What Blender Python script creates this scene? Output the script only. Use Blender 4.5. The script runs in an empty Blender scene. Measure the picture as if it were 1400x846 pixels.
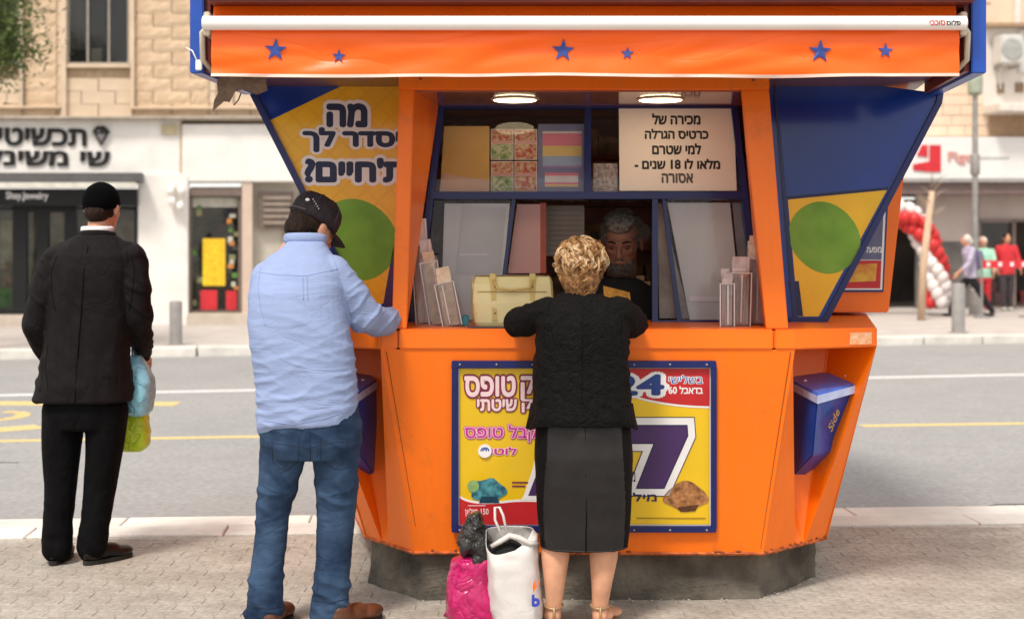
import bpy, bmesh, math, random
from math import sin, cos, pi, radians, sqrt
from mathutils import Vector, Matrix, noise
random.seed(7)
S = bpy.context.scene
COL = S.collection

# ------------------------------------------------------------------ camera, world, sun, exposure
CAM = Vector((0, 0, 1.515))
F = 1944.0                       # focal length measured in pixels of the 1400 px wide photograph
cd = bpy.data.cameras.new('camera')
cd.lens = 50.0; cd.sensor_width = 36.0
cd.shift_y = -93.0 / 1400.0
cd.clip_start = 0.05; cd.clip_end = 500
cd.dof.use_dof = True; cd.dof.focus_distance = 5.9; cd.dof.aperture_fstop = 2.5
cam = bpy.data.objects.new('camera', cd); COL.objects.link(cam)
cam.location = CAM; cam.rotation_euler = (pi/2, 0, 0)
S.camera = cam

SUN_EL, SUN_AZ = radians(58), radians(205)
w = bpy.data.worlds.new('World'); S.world = w; w.use_nodes = True
nt = w.node_tree; nt.nodes.clear()
sky = nt.nodes.new('ShaderNodeTexSky'); sky.sky_type = 'NISHITA'; sky.sun_disc = False
sky.sun_elevation = SUN_EL; sky.sun_rotation = SUN_AZ; sky.dust_density = 4; sky.air_density = 1.0; sky.ozone_density = 1
mx = nt.nodes.new('ShaderNodeMix'); mx.data_type = 'RGBA'; mx.inputs[0].default_value = 0.72
mx.inputs[7].default_value = (8.4, 8.1, 7.7, 1)
bg = nt.nodes.new('ShaderNodeBackground'); bg.inputs[1].default_value = 0.108
ow = nt.nodes.new('ShaderNodeOutputWorld')
nt.links.new(sky.outputs[0], mx.inputs[6]); nt.links.new(mx.outputs[2], bg.inputs[0]); nt.links.new(bg.outputs[0], ow.inputs[0])
sl = bpy.data.lights.new('sun', 'SUN'); sl.energy = 2.1; sl.angle = radians(11); sl.color = (1, .93, .84)
so = bpy.data.objects.new('sun', sl); COL.objects.link(so); so.location = (3, -6, 12)
sd = Vector((sin(SUN_AZ)*cos(SUN_EL), cos(SUN_AZ)*cos(SUN_EL), sin(SUN_EL)))
so.rotation_euler = sd.to_track_quat('Z', 'Y').to_euler()
S.view_settings.view_transform = 'Standard'; S.view_settings.look = 'None'
S.view_settings.exposure = 0.70; S.view_settings.gamma = 1

# ------------------------------------------------------------------ materials
MATS = {}
def mat(name, col, rough=.6, var=.12, scale=8, bump=0, bscale=60, metal=0, spec=.35, coat=0, emit=0, col2=None, stretch=(1,1,1), sheen=0, detail=5):
    if name in MATS: return MATS[name]
    m = bpy.data.materials.new(name); m.use_nodes = True; MATS[name] = m
    n = m.node_tree; b = n.nodes['Principled BSDF']
    b.inputs['Roughness'].default_value = rough; b.inputs['Metallic'].default_value = metal
    b.inputs['Specular IOR Level'].default_value = spec; b.inputs['Coat Weight'].default_value = coat
    b.inputs['Coat Roughness'].default_value = .08
    b.inputs['Sheen Weight'].default_value = sheen
    tc = n.nodes.new('ShaderNodeTexCoord'); mp = n.nodes.new('ShaderNodeMapping'); mp.inputs['Scale'].default_value = stretch
    n.links.new(tc.outputs['Object'], mp.inputs[0])
    nz = n.nodes.new('ShaderNodeTexNoise'); nz.inputs['Scale'].default_value = scale; nz.inputs['Detail'].default_value = detail
    n.links.new(mp.outputs[0], nz.inputs['Vector'])
    cr = n.nodes.new('ShaderNodeValToRGB')
    if col2 is None:
        a = [max(0, c*(1-var)) for c in col]; c2 = [min(1, c*(1+var)) for c in col]
    else: a, c2 = col, col2
    cr.color_ramp.elements[0].position = .32; cr.color_ramp.elements[1].position = .68
    cr.color_ramp.elements[0].color = (*a, 1); cr.color_ramp.elements[1].color = (*c2, 1)
    n.links.new(nz.outputs[0], cr.inputs[0]); n.links.new(cr.outputs[0], b.inputs['Base Color'])
    if bump:
        n2 = n.nodes.new('ShaderNodeTexNoise'); n2.inputs['Scale'].default_value = bscale; n2.inputs['Detail'].default_value = 4
        n.links.new(mp.outputs[0], n2.inputs['Vector'])
        bp = n.nodes.new('ShaderNodeBump'); bp.inputs['Strength'].default_value = min(1, bump); bp.inputs['Distance'].default_value = .01
        n.links.new(n2.outputs[0], bp.inputs['Height']); n.links.new(bp.outputs[0], b.inputs['Normal'])
    if emit:
        b.inputs['Emission Color'].default_value = (*col, 1); b.inputs['Emission Strength'].default_value = emit
    return m
def per_object(m, amt=.18):
    """vary brightness a little from piece to piece"""
    n = m.node_tree; b = n.nodes['Principled BSDF']; src = b.inputs['Base Color'].links[0].from_socket
    oi = n.nodes.new('ShaderNodeObjectInfo'); mr = n.nodes.new('ShaderNodeMapRange')
    mr.inputs[3].default_value = 1-amt; mr.inputs[4].default_value = 1+amt
    mu = n.nodes.new('ShaderNodeMix'); mu.data_type = 'RGBA'; mu.blend_type = 'MULTIPLY'; mu.inputs[0].default_value = 1
    n.links.new(oi.outputs['Random'], mr.inputs[0]); n.links.new(src, mu.inputs[6]); n.links.new(mr.outputs[0], mu.inputs[7])
    n.links.new(mu.outputs[2], b.inputs['Base Color'])
    return m
def glass(name, tint=(1,1,1), refl=1.0, rough=.02):
    m = bpy.data.materials.new(name); m.use_nodes = True; n = m.node_tree; n.nodes.clear()
    t = n.nodes.new('ShaderNodeBsdfTransparent'); t.inputs[0].default_value = (*tint, 1)
    g = n.nodes.new('ShaderNodeBsdfGlossy'); g.inputs['Roughness'].default_value = rough
    fr = n.nodes.new('ShaderNodeFresnel'); fr.inputs[0].default_value = 1.5
    mu = n.nodes.new('ShaderNodeMath'); mu.operation = 'MULTIPLY'; mu.inputs[1].default_value = refl
    mi = n.nodes.new('ShaderNodeMixShader'); o = n.nodes.new('ShaderNodeOutputMaterial')
    n.links.new(fr.outputs[0], mu.inputs[0]); n.links.new(mu.outputs[0], mi.inputs[0])
    n.links.new(t.outputs[0], mi.inputs[1]); n.links.new(g.outputs[0], mi.inputs[2]); n.links.new(mi.outputs[0], o.inputs[0])
    return m

ORANGE = mat('orange_lacquer', (.90,.165,.001), .32, .05, 1.6, bump=.05, bscale=35, coat=.08)
def grime(m, dark=(.25,.08,.02), thr=.62, scale=3.5):
    n = m.node_tree; b = n.nodes['Principled BSDF']; src = b.inputs['Base Color'].links[0].from_socket
    tc = n.nodes.new('ShaderNodeTexCoord')
    nz = n.nodes.new('ShaderNodeTexNoise'); nz.inputs['Scale'].default_value = scale; nz.inputs['Detail'].default_value = 9; nz.inputs['Roughness'].default_value = .72
    n.links.new(tc.outputs['Object'], nz.inputs['Vector'])
    mr = n.nodes.new('ShaderNodeMapRange'); mr.inputs[1].default_value = thr; mr.inputs[2].default_value = thr+.18; mr.inputs[3].default_value = 0; mr.inputs[4].default_value = .55
    n.links.new(nz.outputs[0], mr.inputs[0])
    mu = n.nodes.new('ShaderNodeMix'); mu.data_type = 'RGBA'; mu.inputs[7].default_value = (*dark, 1)
    n.links.new(mr.outputs[0], mu.inputs[0]); n.links.new(src, mu.inputs[6]); n.links.new(mu.outputs[2], b.inputs['Base Color'])
grime(ORANGE, thr=.57)
def streaks(m, amt=.22):
    """faded vertical runs and scratches in the paint"""
    n = m.node_tree; b = n.nodes['Principled BSDF']; src = b.inputs['Base Color'].links[0].from_socket
    tc = n.nodes.new('ShaderNodeTexCoord'); mp = n.nodes.new('ShaderNodeMapping'); mp.inputs['Scale'].default_value = (14,14,1.1)
    nz = n.nodes.new('ShaderNodeTexNoise'); nz.inputs['Scale'].default_value = 1.6; nz.inputs['Detail'].default_value = 10; nz.inputs['Roughness'].default_value = .7
    n.links.new(tc.outputs['Object'], mp.inputs[0]); n.links.new(mp.outputs[0], nz.inputs['Vector'])
    mr = n.nodes.new('ShaderNodeMapRange'); mr.inputs[1].default_value = .42; mr.inputs[2].default_value = .72; mr.inputs[3].default_value = 0; mr.inputs[4].default_value = amt
    mu = n.nodes.new('ShaderNodeMix'); mu.data_type = 'RGBA'; mu.inputs[7].default_value = (.55,.16,.03,1)
    n.links.new(nz.outputs[0], mr.inputs[0]); n.links.new(mr.outputs[0], mu.inputs[0]); n.links.new(src, mu.inputs[6]); n.links.new(mu.outputs[2], b.inputs['Base Color'])
    r2 = n.nodes.new('ShaderNodeMapRange'); r2.inputs[3].default_value = .24; r2.inputs[4].default_value = .5; n.links.new(nz.outputs[0], r2.inputs[0]); n.links.new(r2.outputs[0], b.inputs['Roughness'])
streaks(ORANGE)
AWN = mat('orange_awning_fabric', (.92,.125,.003), .36, .05, 2.5, bump=.12, bscale=9, coat=.12)
BLUE = mat('royal_blue_metal', (.012,.075,.42), .3, .15, 3, coat=.15)
NAVY = mat('navy_frame', (.008,.016,.11), .3, .15, 5, coat=.1)
DPANEL = mat('dark_blue_gloss_panel', (.006,.035,.25), .12, .3, 1.6, coat=.15)
BINBLUE = mat('bin_blue', (.008,.055,.32), .3, .18, 5, coat=.2)
BINLIP = mat('bin_lip', (.42,.48,.70), .35, .15, 20)
WHITE = mat('white_paint', (.78,.77,.75), .45, .05, 3)
CREAM = mat('cream_metal', (.55,.48,.38), .4, .15, 9)
SOFFIT = mat('soffit_brown', (.12,.045,.035), .3, .3, 4, coat=.2)
YEL = mat('print_yellow', (.80,.50,.01), .38, .06, 6, coat=.2)
def lattice(m, s=9):
    n = m.node_tree; b = n.nodes['Principled BSDF']; src = b.inputs['Base Color'].links[0].from_socket
    tc = n.nodes.new('ShaderNodeTexCoord'); mp = n.nodes.new('ShaderNodeMapping'); mp.inputs['Rotation'].default_value = (0, pi/4, 0); mp.inputs['Scale'].default_value = (s,s,s)
    n.links.new(tc.outputs['Object'], mp.inputs[0])
    sep = n.nodes.new('ShaderNodeSeparateXYZ'); n.links.new(mp.outputs[0], sep.inputs[0])
    outs = []
    for ax in ('X', 'Z'):
        fr = n.nodes.new('ShaderNodeMath'); fr.operation = 'FRACT'; n.links.new(sep.outputs[ax], fr.inputs[0])
        lt = n.nodes.new('ShaderNodeMath'); lt.operation = 'LESS_THAN'; lt.inputs[1].default_value = .16; n.links.new(fr.outputs[0], lt.inputs[0]); outs.append(lt)
    mxm = n.nodes.new('ShaderNodeMath'); mxm.operation = 'MAXIMUM'; n.links.new(outs[0].outputs[0], mxm.inputs[0]); n.links.new(outs[1].outputs[0], mxm.inputs[1])
    sc = n.nodes.new('ShaderNodeMath'); sc.operation = 'MULTIPLY'; sc.inputs[1].default_value = .5; n.links.new(mxm.outputs[0], sc.inputs[0])
    mu = n.nodes.new('ShaderNodeMix'); mu.data_type = 'RGBA'; mu.inputs[7].default_value = (.72,.36,.004,1)
    n.links.new(sc.outputs[0], mu.inputs[0]); n.links.new(src, mu.inputs[6]); n.links.new(mu.outputs[2], b.inputs['Base Color'])
YLAT = mat('print_yellow_lattice', (.80,.44,.006), .35, .06, 6, coat=.3); lattice(YLAT, 13)
PRED = mat('print_red', (.50,.02,.025), .4, .08, 8)
PNAVY = mat('print_navy', (.012,.02,.07), .4, .1, 8)
PWHITE = mat('print_white', (.78,.76,.76), .4, .04, 8)
PPINKW = mat('print_pale_pink', (.82,.62,.64), .4, .05, 8)
PMAG = mat('print_magenta', (.52,.03,.28), .4, .05, 8)
PMAR = mat('print_maroon', (.20,.025,.06), .4, .05, 8)
PPUR = mat('print_purple', (.06,.025,.11), .35, .12, 4)
PGRN = mat('print_green', (.12,.30,.02), .4, 0, 7, col2=(.20,.42,.04))
PGRD = mat('print_dark_green', (.035,.09,.012), .4, .2, 12)
PTEAL = mat('print_teal', (.01,.07,.12), .4, 0, 38, col2=(.10,.36,.40))
PBRN = mat('print_brown', (.12,.04,.012), .4, 0, 38, col2=(.52,.24,.09))
PBLACK = mat('print_black', (.02,.018,.02), .5, .1)
PGOLD = mat('print_gold', (.42,.24,.07), .4, .1)
SKIN = mat('skin', (.55,.27,.17), .5, .12, 14, bump=.12, bscale=150)
SKIN.node_tree.nodes['Principled BSDF'].inputs['Subsurface Weight'].default_value = .08
SKIN2 = mat('skin_legs', (.60,.31,.19), .5, .16, 11, bump=.06, bscale=120)
SUIT = mat('suit_cloth', (.0075,.0058,.0062), .8, .25, 20, bump=.35, bscale=300, spec=.16)
TROU = mat('trouser_cloth', (.003,.003,.0035), .85, .25, 20, bump=.3, bscale=300, spec=.1)
VELV = mat('black_velvet', (.0015,.0015,.002), .95, .2, 20, bump=.3, bscale=200, spec=.06)
HAIRD = mat('dark_hair', (.018,.009,.005), .6, .5, 60, bump=.8, bscale=180, stretch=(1,1,.25), spec=.15)
SHIRT = mat('shirt_cloth', (.265,.335,.54), .8, .05, 7, bump=.25, bscale=260, spec=.2)
JEAN = mat('denim', (.004,.012,.036), .85, 0, 5.5, col2=(.048,.09,.165), bump=.4, bscale=330, spec=.15)
BLACKW = mat('black_lace', (.0022,.002,.0022), .75, .6, 60, bump=.8, bscale=130, spec=.16)
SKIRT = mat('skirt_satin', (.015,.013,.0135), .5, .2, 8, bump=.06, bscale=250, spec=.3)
LEATHER = mat('brown_leather', (.10,.035,.015), .4, .3, 14)
BLEATHER = mat('black_leather', (.004,.0035,.0035), .38, .3, 14)
CAPM = mat('cap_cloth', (.018,.012,.016), .75, .5, 40, bump=.5, bscale=200)
ASPH = mat('asphalt', (.25,.247,.243), .9, 0, 22, col2=(.345,.34,.335), bump=.5, bscale=160, detail=12)
PAVE = per_object(mat('paver_stone', (.29,.262,.225), .9, 0, 34, col2=(.47,.43,.375), bump=.7, bscale=70, detail=14), .025)

def patina(m, amt=.35, scale=.55, dark=(.22,.18,.145)):
    """broad worn and dirty areas that run across the stones"""
    n = m.node_tree; b = n.nodes['Principled BSDF']; src = b.inputs['Base Color'].links[0].from_socket
    ge = n.nodes.new('ShaderNodeNewGeometry'); nz = n.nodes.new('ShaderNodeTexNoise'); nz.inputs['Scale'].default_value = scale; nz.inputs['Detail'].default_value = 9; nz.inputs['Roughness'].default_value = .65
    n.links.new(ge.outputs['Position'], nz.inputs['Vector']); mr = n.nodes.new('ShaderNodeMapRange'); mr.inputs[1].default_value = .42; mr.inputs[2].default_value = .68; mr.inputs[3].default_value = 0; mr.inputs[4].default_value = amt
    mu = n.nodes.new('ShaderNodeMix'); mu.data_type = 'RGBA'; mu.inputs[7].default_value = (*dark, 1)
    n.links.new(nz.outputs[0], mr.inputs[0]); n.links.new(mr.outputs[0], mu.inputs[0]); n.links.new(src, mu.inputs[6]); n.links.new(mu.outputs[2], b.inputs['Base Color'])
patina(PAVE); patina(PAVE, .5, 3.5, (.17,.14,.11))
GROUT = mat('paver_sand', (.40,.365,.32), .95, .2, 30, bump=.4, bscale=200)
KERB = per_object(mat('kerb_limestone', (.62,.60,.55), .85, .12, 5, bump=.5, bscale=70, detail=10), .08)
patina(ASPH, .3, .45, (.20,.198,.195)); patina(ASPH, .25, 5, (.18,.178,.175))
FPAVE = mat('far_pavement_stone', (.44,.40,.37), .9, .1, 3, bump=.3, bscale=30)
STONE = per_object(mat('jerusalem_stone', (.48,.34,.22), .9, 0, 3.5, col2=(.64,.49,.34), bump=.8, bscale=14, detail=10), .06)
STONES = mat('smooth_stone', (.60,.47,.34), .85, .08, 3, bump=.4, bscale=20)
JOINT = mat('stone_joint', (.44,.33,.22), .95, .15, 9)
PLAS = mat('white_plaster', (.76,.73,.69), .8, .07, 2.5, bump=.7, bscale=9)
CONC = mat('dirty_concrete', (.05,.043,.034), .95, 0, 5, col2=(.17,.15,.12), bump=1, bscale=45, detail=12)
BLK = mat('black_shopfront', (.006,.006,.007), .5, .2, 5)
GREYB = mat('grey_band', (.10,.10,.10), .6, .1, 5)
STEEL = mat('steel_grey', (.30,.285,.27), .5, .12, 8, metal=.3)
WOODP = mat('pale_wood', (.50,.36,.25), .8, .15, 20, stretch=(1,1,.1))
PAPER = mat('paper', (.80,.72,.64), .6, .04, 3)
YBAG = mat('yellow_leather', (.80,.71,.36), .4, .06, 9, bump=.1, bscale=70, coat=.15)
YBAGD = mat('yellow_leather_edge', (.38,.28,.09), .45, .1, 9)
PINKP = mat('magenta_plastic', (.42,.004,.10), .25, .15, 9, coat=.5)
WHITEP = mat('white_plastic', (.58,.55,.53), .4, .06, 7, coat=.2)
BLKP = mat('black_shiny_plastic', (.003,.003,.003), .16, 0, 60, col2=(.035,.033,.03), bump=1, bscale=75, coat=.4)
BLUEP = mat('pale_blue_plastic', (.25,.55,.68), .35, .1, 9, coat=.2)
LIMEP = mat('lime_plastic', (.52,.72,.03), .35, .1, 12, coat=.2)
REDP = mat('red_latex', (.55,.03,.03), .3, .1, 5)
REDC = mat('red_cloth', (.55,.03,.04), .8, .1, 5)
LEAF = mat('leaf_green', (.04,.07,.015), .6, 0, 2.0, col2=(.11,.15,.03))
BARK = mat('bark', (.10,.07,.05), .9, .3, 20, bump=1, bscale=30)
ACRYL = glass('acrylic', (.93,.90,.90), 1.6, .08)
PANE = glass('window_pane_glass', (.94,.94,.95), .38)
SHOPG = glass('shop_glass', (.85,.86,.85), .8, .02)
INTB = mat('interior_brown', (.50,.22,.13), .6, .3, 5)
INTD = mat('interior_dark', (.02,.014,.012), .7, .3, 5)
SHELFM = mat('shelf_goods', (.10,.15,.06), .7, 0, 14, col2=(.60,.32,.16), detail=2)
LAMPM = mat('lamp_glow', (1.0,.80,.50), .4, 0, emit=5)
def wrinkle(m, scale, dist, stretch=(1,1,1), strength=.8):
    """sharp creases: a ridged noise added below the fine weave"""
    n = m.node_tree; b = n.nodes['Principled BSDF']
    tc = n.nodes.new('ShaderNodeTexCoord'); mp = n.nodes.new('ShaderNodeMapping'); mp.inputs['Scale'].default_value = stretch; mp.inputs['Rotation'].default_value = (.1,.35,0)
    nz_ = n.nodes.new('ShaderNodeTexNoise'); nz_.inputs['Scale'].default_value = scale; nz_.inputs['Detail'].default_value = 3; nz_.inputs['Distortion'].default_value = .6
    n.links.new(tc.outputs['Object'], mp.inputs[0]); n.links.new(mp.outputs[0], nz_.inputs['Vector'])
    s1_ = n.nodes.new('ShaderNodeMath'); s1_.operation = 'SUBTRACT'; s1_.inputs[1].default_value = .5; a1_ = n.nodes.new('ShaderNodeMath'); a1_.operation = 'ABSOLUTE'
    n.links.new(nz_.outputs[0], s1_.inputs[0]); n.links.new(s1_.outputs[0], a1_.inputs[0])
    pw = n.nodes.new('ShaderNodeMath'); pw.operation = 'POWER'; pw.inputs[1].default_value = .6; n.links.new(a1_.outputs[0], pw.inputs[0])
    bp = n.nodes.new('ShaderNodeBump'); bp.inputs['Strength'].default_value = strength; bp.inputs['Distance'].default_value = dist
    n.links.new(pw.outputs[0], bp.inputs['Height'])
    old = b.inputs['Normal'].links
    if old: n.links.new(bp.outputs[0], old[0].from_node.inputs['Normal'])
    else: n.links.new(bp.outputs[0], b.inputs['Normal'])
wrinkle(SHIRT, 4.2, .010, (.8,.8,2.6), .6); wrinkle(JEAN, 6, .014, (1,1,1.6), .7); wrinkle(SUIT, 4.5, .02, (1.2,1.2,.7)); wrinkle(TROU, 5, .02, (1.3,1.3,.7))
wrinkle(BLACKW, 9, .015); wrinkle(SKIRT, 3.5, .006, (1.2,1.2,.5)); wrinkle(PINKP, 9, .03); wrinkle(WHITEP, 6, .008, (1,1,1), .6); wrinkle(BLUEP, 10, .03); wrinkle(LIMEP, 10, .03); wrinkle(AWN, 1.5, .03, (.5,1,2.2), .5)

# ------------------------------------------------------------------ mesh helpers
WLOC = {}
def wloc(o): return WLOC.get(o.name, Vector((0,0,0))) if o is not None else Vector((0,0,0))
def link(o, parent=None):
    COL.objects.link(o)
    if parent is not None: o.parent = parent
def tag(o, label=None, cat=None, group=None, kind=None):
    if label: o['label'] = label
    if cat: o['category'] = cat
    if group: o['group'] = group
    if kind: o['kind'] = kind
    return o
def empty(name, loc, label=None, cat=None, group=None):
    o = bpy.data.objects.new(name, None); o.empty_display_size = .2; COL.objects.link(o)
    o.location = loc; WLOC[o.name] = Vector(loc); tag(o, label, cat, group)
    return o
def link_mesh(name, me, m, parent, smooth=False):
    """me is in world coordinates; the object's origin goes to the parent's origin (or its own base when top level)"""
    if parent is not None: org = wloc(parent)
    else:
        vs = me.vertices
        lo = Vector((min(v.co.x for v in vs), min(v.co.y for v in vs), min(v.co.z for v in vs)))
        hi = Vector((max(v.co.x for v in vs), max(v.co.y for v in vs), 0))
        org = Vector(((lo.x+hi.x)/2, (lo.y+hi.y)/2, lo.z))
    me.transform(Matrix.Translation(-org))
    o = bpy.data.objects.new(name, me)
    if m is not None:
        me.materials.clear()
        for k in (m if isinstance(m, (list, tuple)) else [m]): me.materials.append(k)
    link(o, parent)
    if parent is None: o.location = org
    WLOC[o.name] = org.copy()
    if smooth is True: me.polygons.foreach_set('use_smooth', [True]*len(me.polygons))
    elif smooth: me.shade_smooth() if hasattr(me, 'shade_smooth') else None; 
    if smooth and smooth is not True: me.set_sharp_from_angle(angle=radians(smooth))
    return o
class MB:
    def __init__(s): s.v = []; s.f = []
    def add(s, vs, fs):
        b = len(s.v); s.v += [Vector(p) for p in vs]; s.f += [tuple(i+b for i in f) for f in fs]; return s
    def box(s, lo, hi, M=None):
        x0,y0,z0 = lo; x1,y1,z1 = hi
        vs = [Vector(p) for p in ((x0,y0,z0),(x1,y0,z0),(x1,y1,z0),(x0,y1,z0),(x0,y0,z1),(x1,y0,z1),(x1,y1,z1),(x0,y1,z1))]
        if M is not None: vs = [M @ p for p in vs]
        return s.add(vs, [(0,3,2,1),(4,5,6,7),(0,1,5,4),(1,2,6,5),(2,3,7,6),(3,0,4,7)])
    def hull2(s, A, B):
        """solid between two equal-count rings"""
        n = len(A)
        return s.add(list(A)+list(B), [tuple(range(n))[::-1], tuple(range(n, 2*n))] + [(i,(i+1)%n,n+(i+1)%n,n+i) for i in range(n)])
    def tube(s, pts, r, seg=10, cap=True):
        pts = [Vector(p) for p in pts]; n = len(pts)
        rs = r if isinstance(r, (list, tuple)) else [r]*n
        t0 = (pts[1]-pts[0]).normalized(); up = Vector((0,0,1)) if abs(t0.z) < .9 else Vector((1,0,0))
        nrm = t0.cross(up).normalized(); base = len(s.v); prev = t0
        for i,p in enumerate(pts):
            t = (pts[min(i+1,n-1)]-pts[max(i-1,0)]).normalized()
            q = prev.rotation_difference(t); nrm = (q @ nrm).normalized(); prev = t; bn = t.cross(nrm)
            for k in range(seg):
                a = 2*pi*k/seg; s.v.append(p + (nrm*cos(a)+bn*sin(a))*rs[i])
        for i in range(n-1):
            for k in range(seg):
                a=base+i*seg+k; b=base+i*seg+(k+1)%seg; s.f.append((a,b,b+seg,a+seg))
        if cap: s.f.append(tuple(base+k for k in range(seg))[::-1]); s.f.append(tuple(base+(n-1)*seg+k for k in range(seg)))
        return s
    def lathe(s, prof, c, seg=24, M=None):
        base = len(s.v); n = len(prof)
        for (r,z) in prof:
            for k in range(seg):
                a = 2*pi*k/seg; p = Vector((r*cos(a), r*sin(a), z))
                if M is not None: p = M @ p
                s.v.append(p+Vector(c))
        for i in range(n-1):
            for k in range(seg):
                a=base+i*seg+k; b=base+i*seg+(k+1)%seg; s.f.append((a,b,b+seg,a+seg))
        s.f.append(tuple(base+k for k in range(seg))[::-1]); s.f.append(tuple(base+(n-1)*seg+k for k in range(seg)))
        return s
    def sphere(s, c, r, seg=12, rings=8, M=None):
        r = Vector((r,r,r)) if not hasattr(r, '__len__') else Vector(r)
        base = len(s.v)
        vs = [Vector((0,0,1))] + [Vector((sin(pi*i/rings)*cos(2*pi*k/seg), sin(pi*i/rings)*sin(2*pi*k/seg), cos(pi*i/rings))) for i in range(1,rings) for k in range(seg)] + [Vector((0,0,-1))]
        out = []
        for p in vs:
            p = Vector((p.x*r.x, p.y*r.y, p.z*r.z))
            if M is not None: p = M @ p
            out.append(p + Vector(c))
        s.v += out
        for k in range(seg): s.f.append((base, base+1+k, base+1+(k+1)%seg))
        for i in range(rings-2):
            for k in range(seg):
                a=base+1+i*seg+k; b=base+1+i*seg+(k+1)%seg; s.f.append((a,a+seg,b+seg,b))
        l = base+1+(rings-1)*seg
        for k in range(seg): s.f.append((l, base+1+(rings-2)*seg+(k+1)%seg, base+1+(rings-2)*seg+k))
        return s
    def build(s, name, m, parent=None, smooth=False, bevel=0, bseg=2):
        me = bpy.data.meshes.new(name); me.from_pydata([tuple(p) for p in s.v], [], s.f); me.update()
        bm = bmesh.new(); bm.from_mesh(me)
        bmesh.ops.recalc_face_normals(bm, faces=bm.faces)
        if bevel:
            bmesh.ops.remove_doubles(bm, verts=bm.verts, dist=1e-5)
            ed = [e for e in bm.edges if len(e.link_faces)==2 and e.calc_face_angle(0) > radians(25)]
            bmesh.ops.bevel(bm, geom=ed, offset=bevel, segments=bseg, affect='EDGES', clamp_overlap=True)
        bm.to_mesh(me); bm.free()
        return link_mesh(name, me, m, parent, smooth)

class Pl:
    """a flat face somewhere in the place, with its own axes (u right, v up, n outward)"""
    def __init__(s, o, n):
        s.o = Vector(o); s.n = Vector(n).normalized(); s.u = Vector((0,0,1)).cross(s.n).normalized(); s.v = s.n.cross(s.u)
        s.M = Matrix(((s.u.x,s.v.x,s.n.x,s.o.x),(s.u.y,s.v.y,s.n.y,s.o.y),(s.u.z,s.v.z,s.n.z,s.o.z),(0,0,0,1)))
    def w(s, a, b, c=0): return s.M @ Vector((a,b,c))
    def at(s, x, y, c=0):
        d = Vector(((x-700)/F, 1, -(y-330)/F)); t = (s.o - CAM).dot(s.n)/d.dot(s.n); p = CAM + d*t - s.o
        return p.dot(s.u), p.dot(s.v)
    def poly(s, pts, c0, c1, mb=None):
        mb = mb or MB(); q = [s.at(*p) for p in pts]
        return mb.hull2([s.w(a,b,c0) for a,b in q], [s.w(a,b,c1) for a,b in q])
    def rect(s, x0, y0, x1, y1, c0, c1, mb=None): return s.poly([(x0,y0),(x1,y0),(x1,y1),(x0,y1)], c0, c1, mb)
def at(x, y, Y): return Vector(((x-700)*Y/F, Y, 1.515-(y-330)*Y/F))

def text_curve(body, offset, extrude, shear=0):
    c = bpy.data.curves.new('lettering', 'FONT'); c.body = body; c.size = 1; c.offset = offset; c.extrude = extrude; c.shear = shear
    c.resolution_u = 3
    o = bpy.data.objects.new('lettering', c); COL.objects.link(o)
    dg = bpy.context.evaluated_depsgraph_get()
    me = bpy.data.meshes.new_from_object(o.evaluated_get(dg)); bpy.data.objects.remove(o); bpy.data.curves.remove(c)
    return me
_ADV = {}
def advance(ch):
    if len(_ADV) > 400: _ADV.clear()
    if ch not in _ADV:
        if ' ' == ch: _ADV[ch] = .28
        else:
            a_ = text_curve(ch+'|', 0, 0); b_ = text_curve('|', 0, 0); _ADV[ch] = max(v.co.x for v in a_.vertices)-max(v.co.x for v in b_.vertices)
    return _ADV[ch]
def loops_of(ch):
    c = bpy.data.curves.new('lettering', 'FONT'); c.body = ch; c.resolution_u = 3; c.fill_mode = 'NONE' if False else 'FRONT'
    c.dimensions = '3D'; c.fill_mode = 'HALF'
    o = bpy.data.objects.new('lettering', c); COL.objects.link(o)
    me = bpy.data.meshes.new_from_object(o.evaluated_get(bpy.context.evaluated_depsgraph_get())); bpy.data.objects.remove(o)
    nb = {}
    for e in me.edges: a, b = e.vertices; nb.setdefault(a, []).append(b); nb.setdefault(b, []).append(a)
    seen = set(); out = []
    for s0 in nb:
        if s0 in seen: continue
        lp = [s0]; seen.add(s0); cur = s0
        while True:
            nx_ = [q for q in nb[cur] if q not in seen]
            if not nx_: break
            cur = nx_[0]; seen.add(cur); lp.append(cur)
        out.append([me.vertices[i].co.copy() for i in lp])
    return out
def solid_glyphs(body, offset, shear):
    mb = MB(); x = 0
    for ch in body:
        if ch != ' ':
            if ch in 'דת':
                for i_, lp in enumerate(loops_of(ch)):
                    for q_ in range(8):
                        o_ = Vector((cos(q_*pi/4)*offset, sin(q_*pi/4)*offset, 0)); e_ = .004*i_+.008*q_/8+.0005*q_; mb.hull2([p+o_+Vector((x,0,-.5+e_)) for p in lp], [p+o_+Vector((x,0,.5-e_)) for p in lp])
            else:
                g_ = text_curve(ch, offset, .5, shear); mb.add([v.co+Vector((x,0,0)) for v in g_.vertices], [tuple(f.vertices) for f in g_.polygons])
        x += advance(ch)
    me = bpy.data.meshes.new('lettering'); me.from_pydata([tuple(p) for p in mb.v], [], mb.f); return me
def text_glyphs(body):
    """flat glyph mesh, one character at a time"""
    mb = MB(); x = 0
    for ch in body:
        if ch != ' ':
            if ch in 'דת':                       # strokes of these overlap: fill each outline by itself
                for i_, lp in enumerate(loops_of(ch)): mb.add([p+Vector((x,0,i_*.0001)) for p in lp], [tuple(range(len(lp)))])
            else:
                g_ = text_curve(ch, 0, 0); mb.add([v.co+Vector((x,0,0)) for v in g_.vertices], [tuple(f.vertices) for f in g_.polygons])
        x += advance(ch)
    me = bpy.data.meshes.new('lettering'); me.from_pydata([tuple(p) for p in mb.v], [], mb.f); return me
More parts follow.
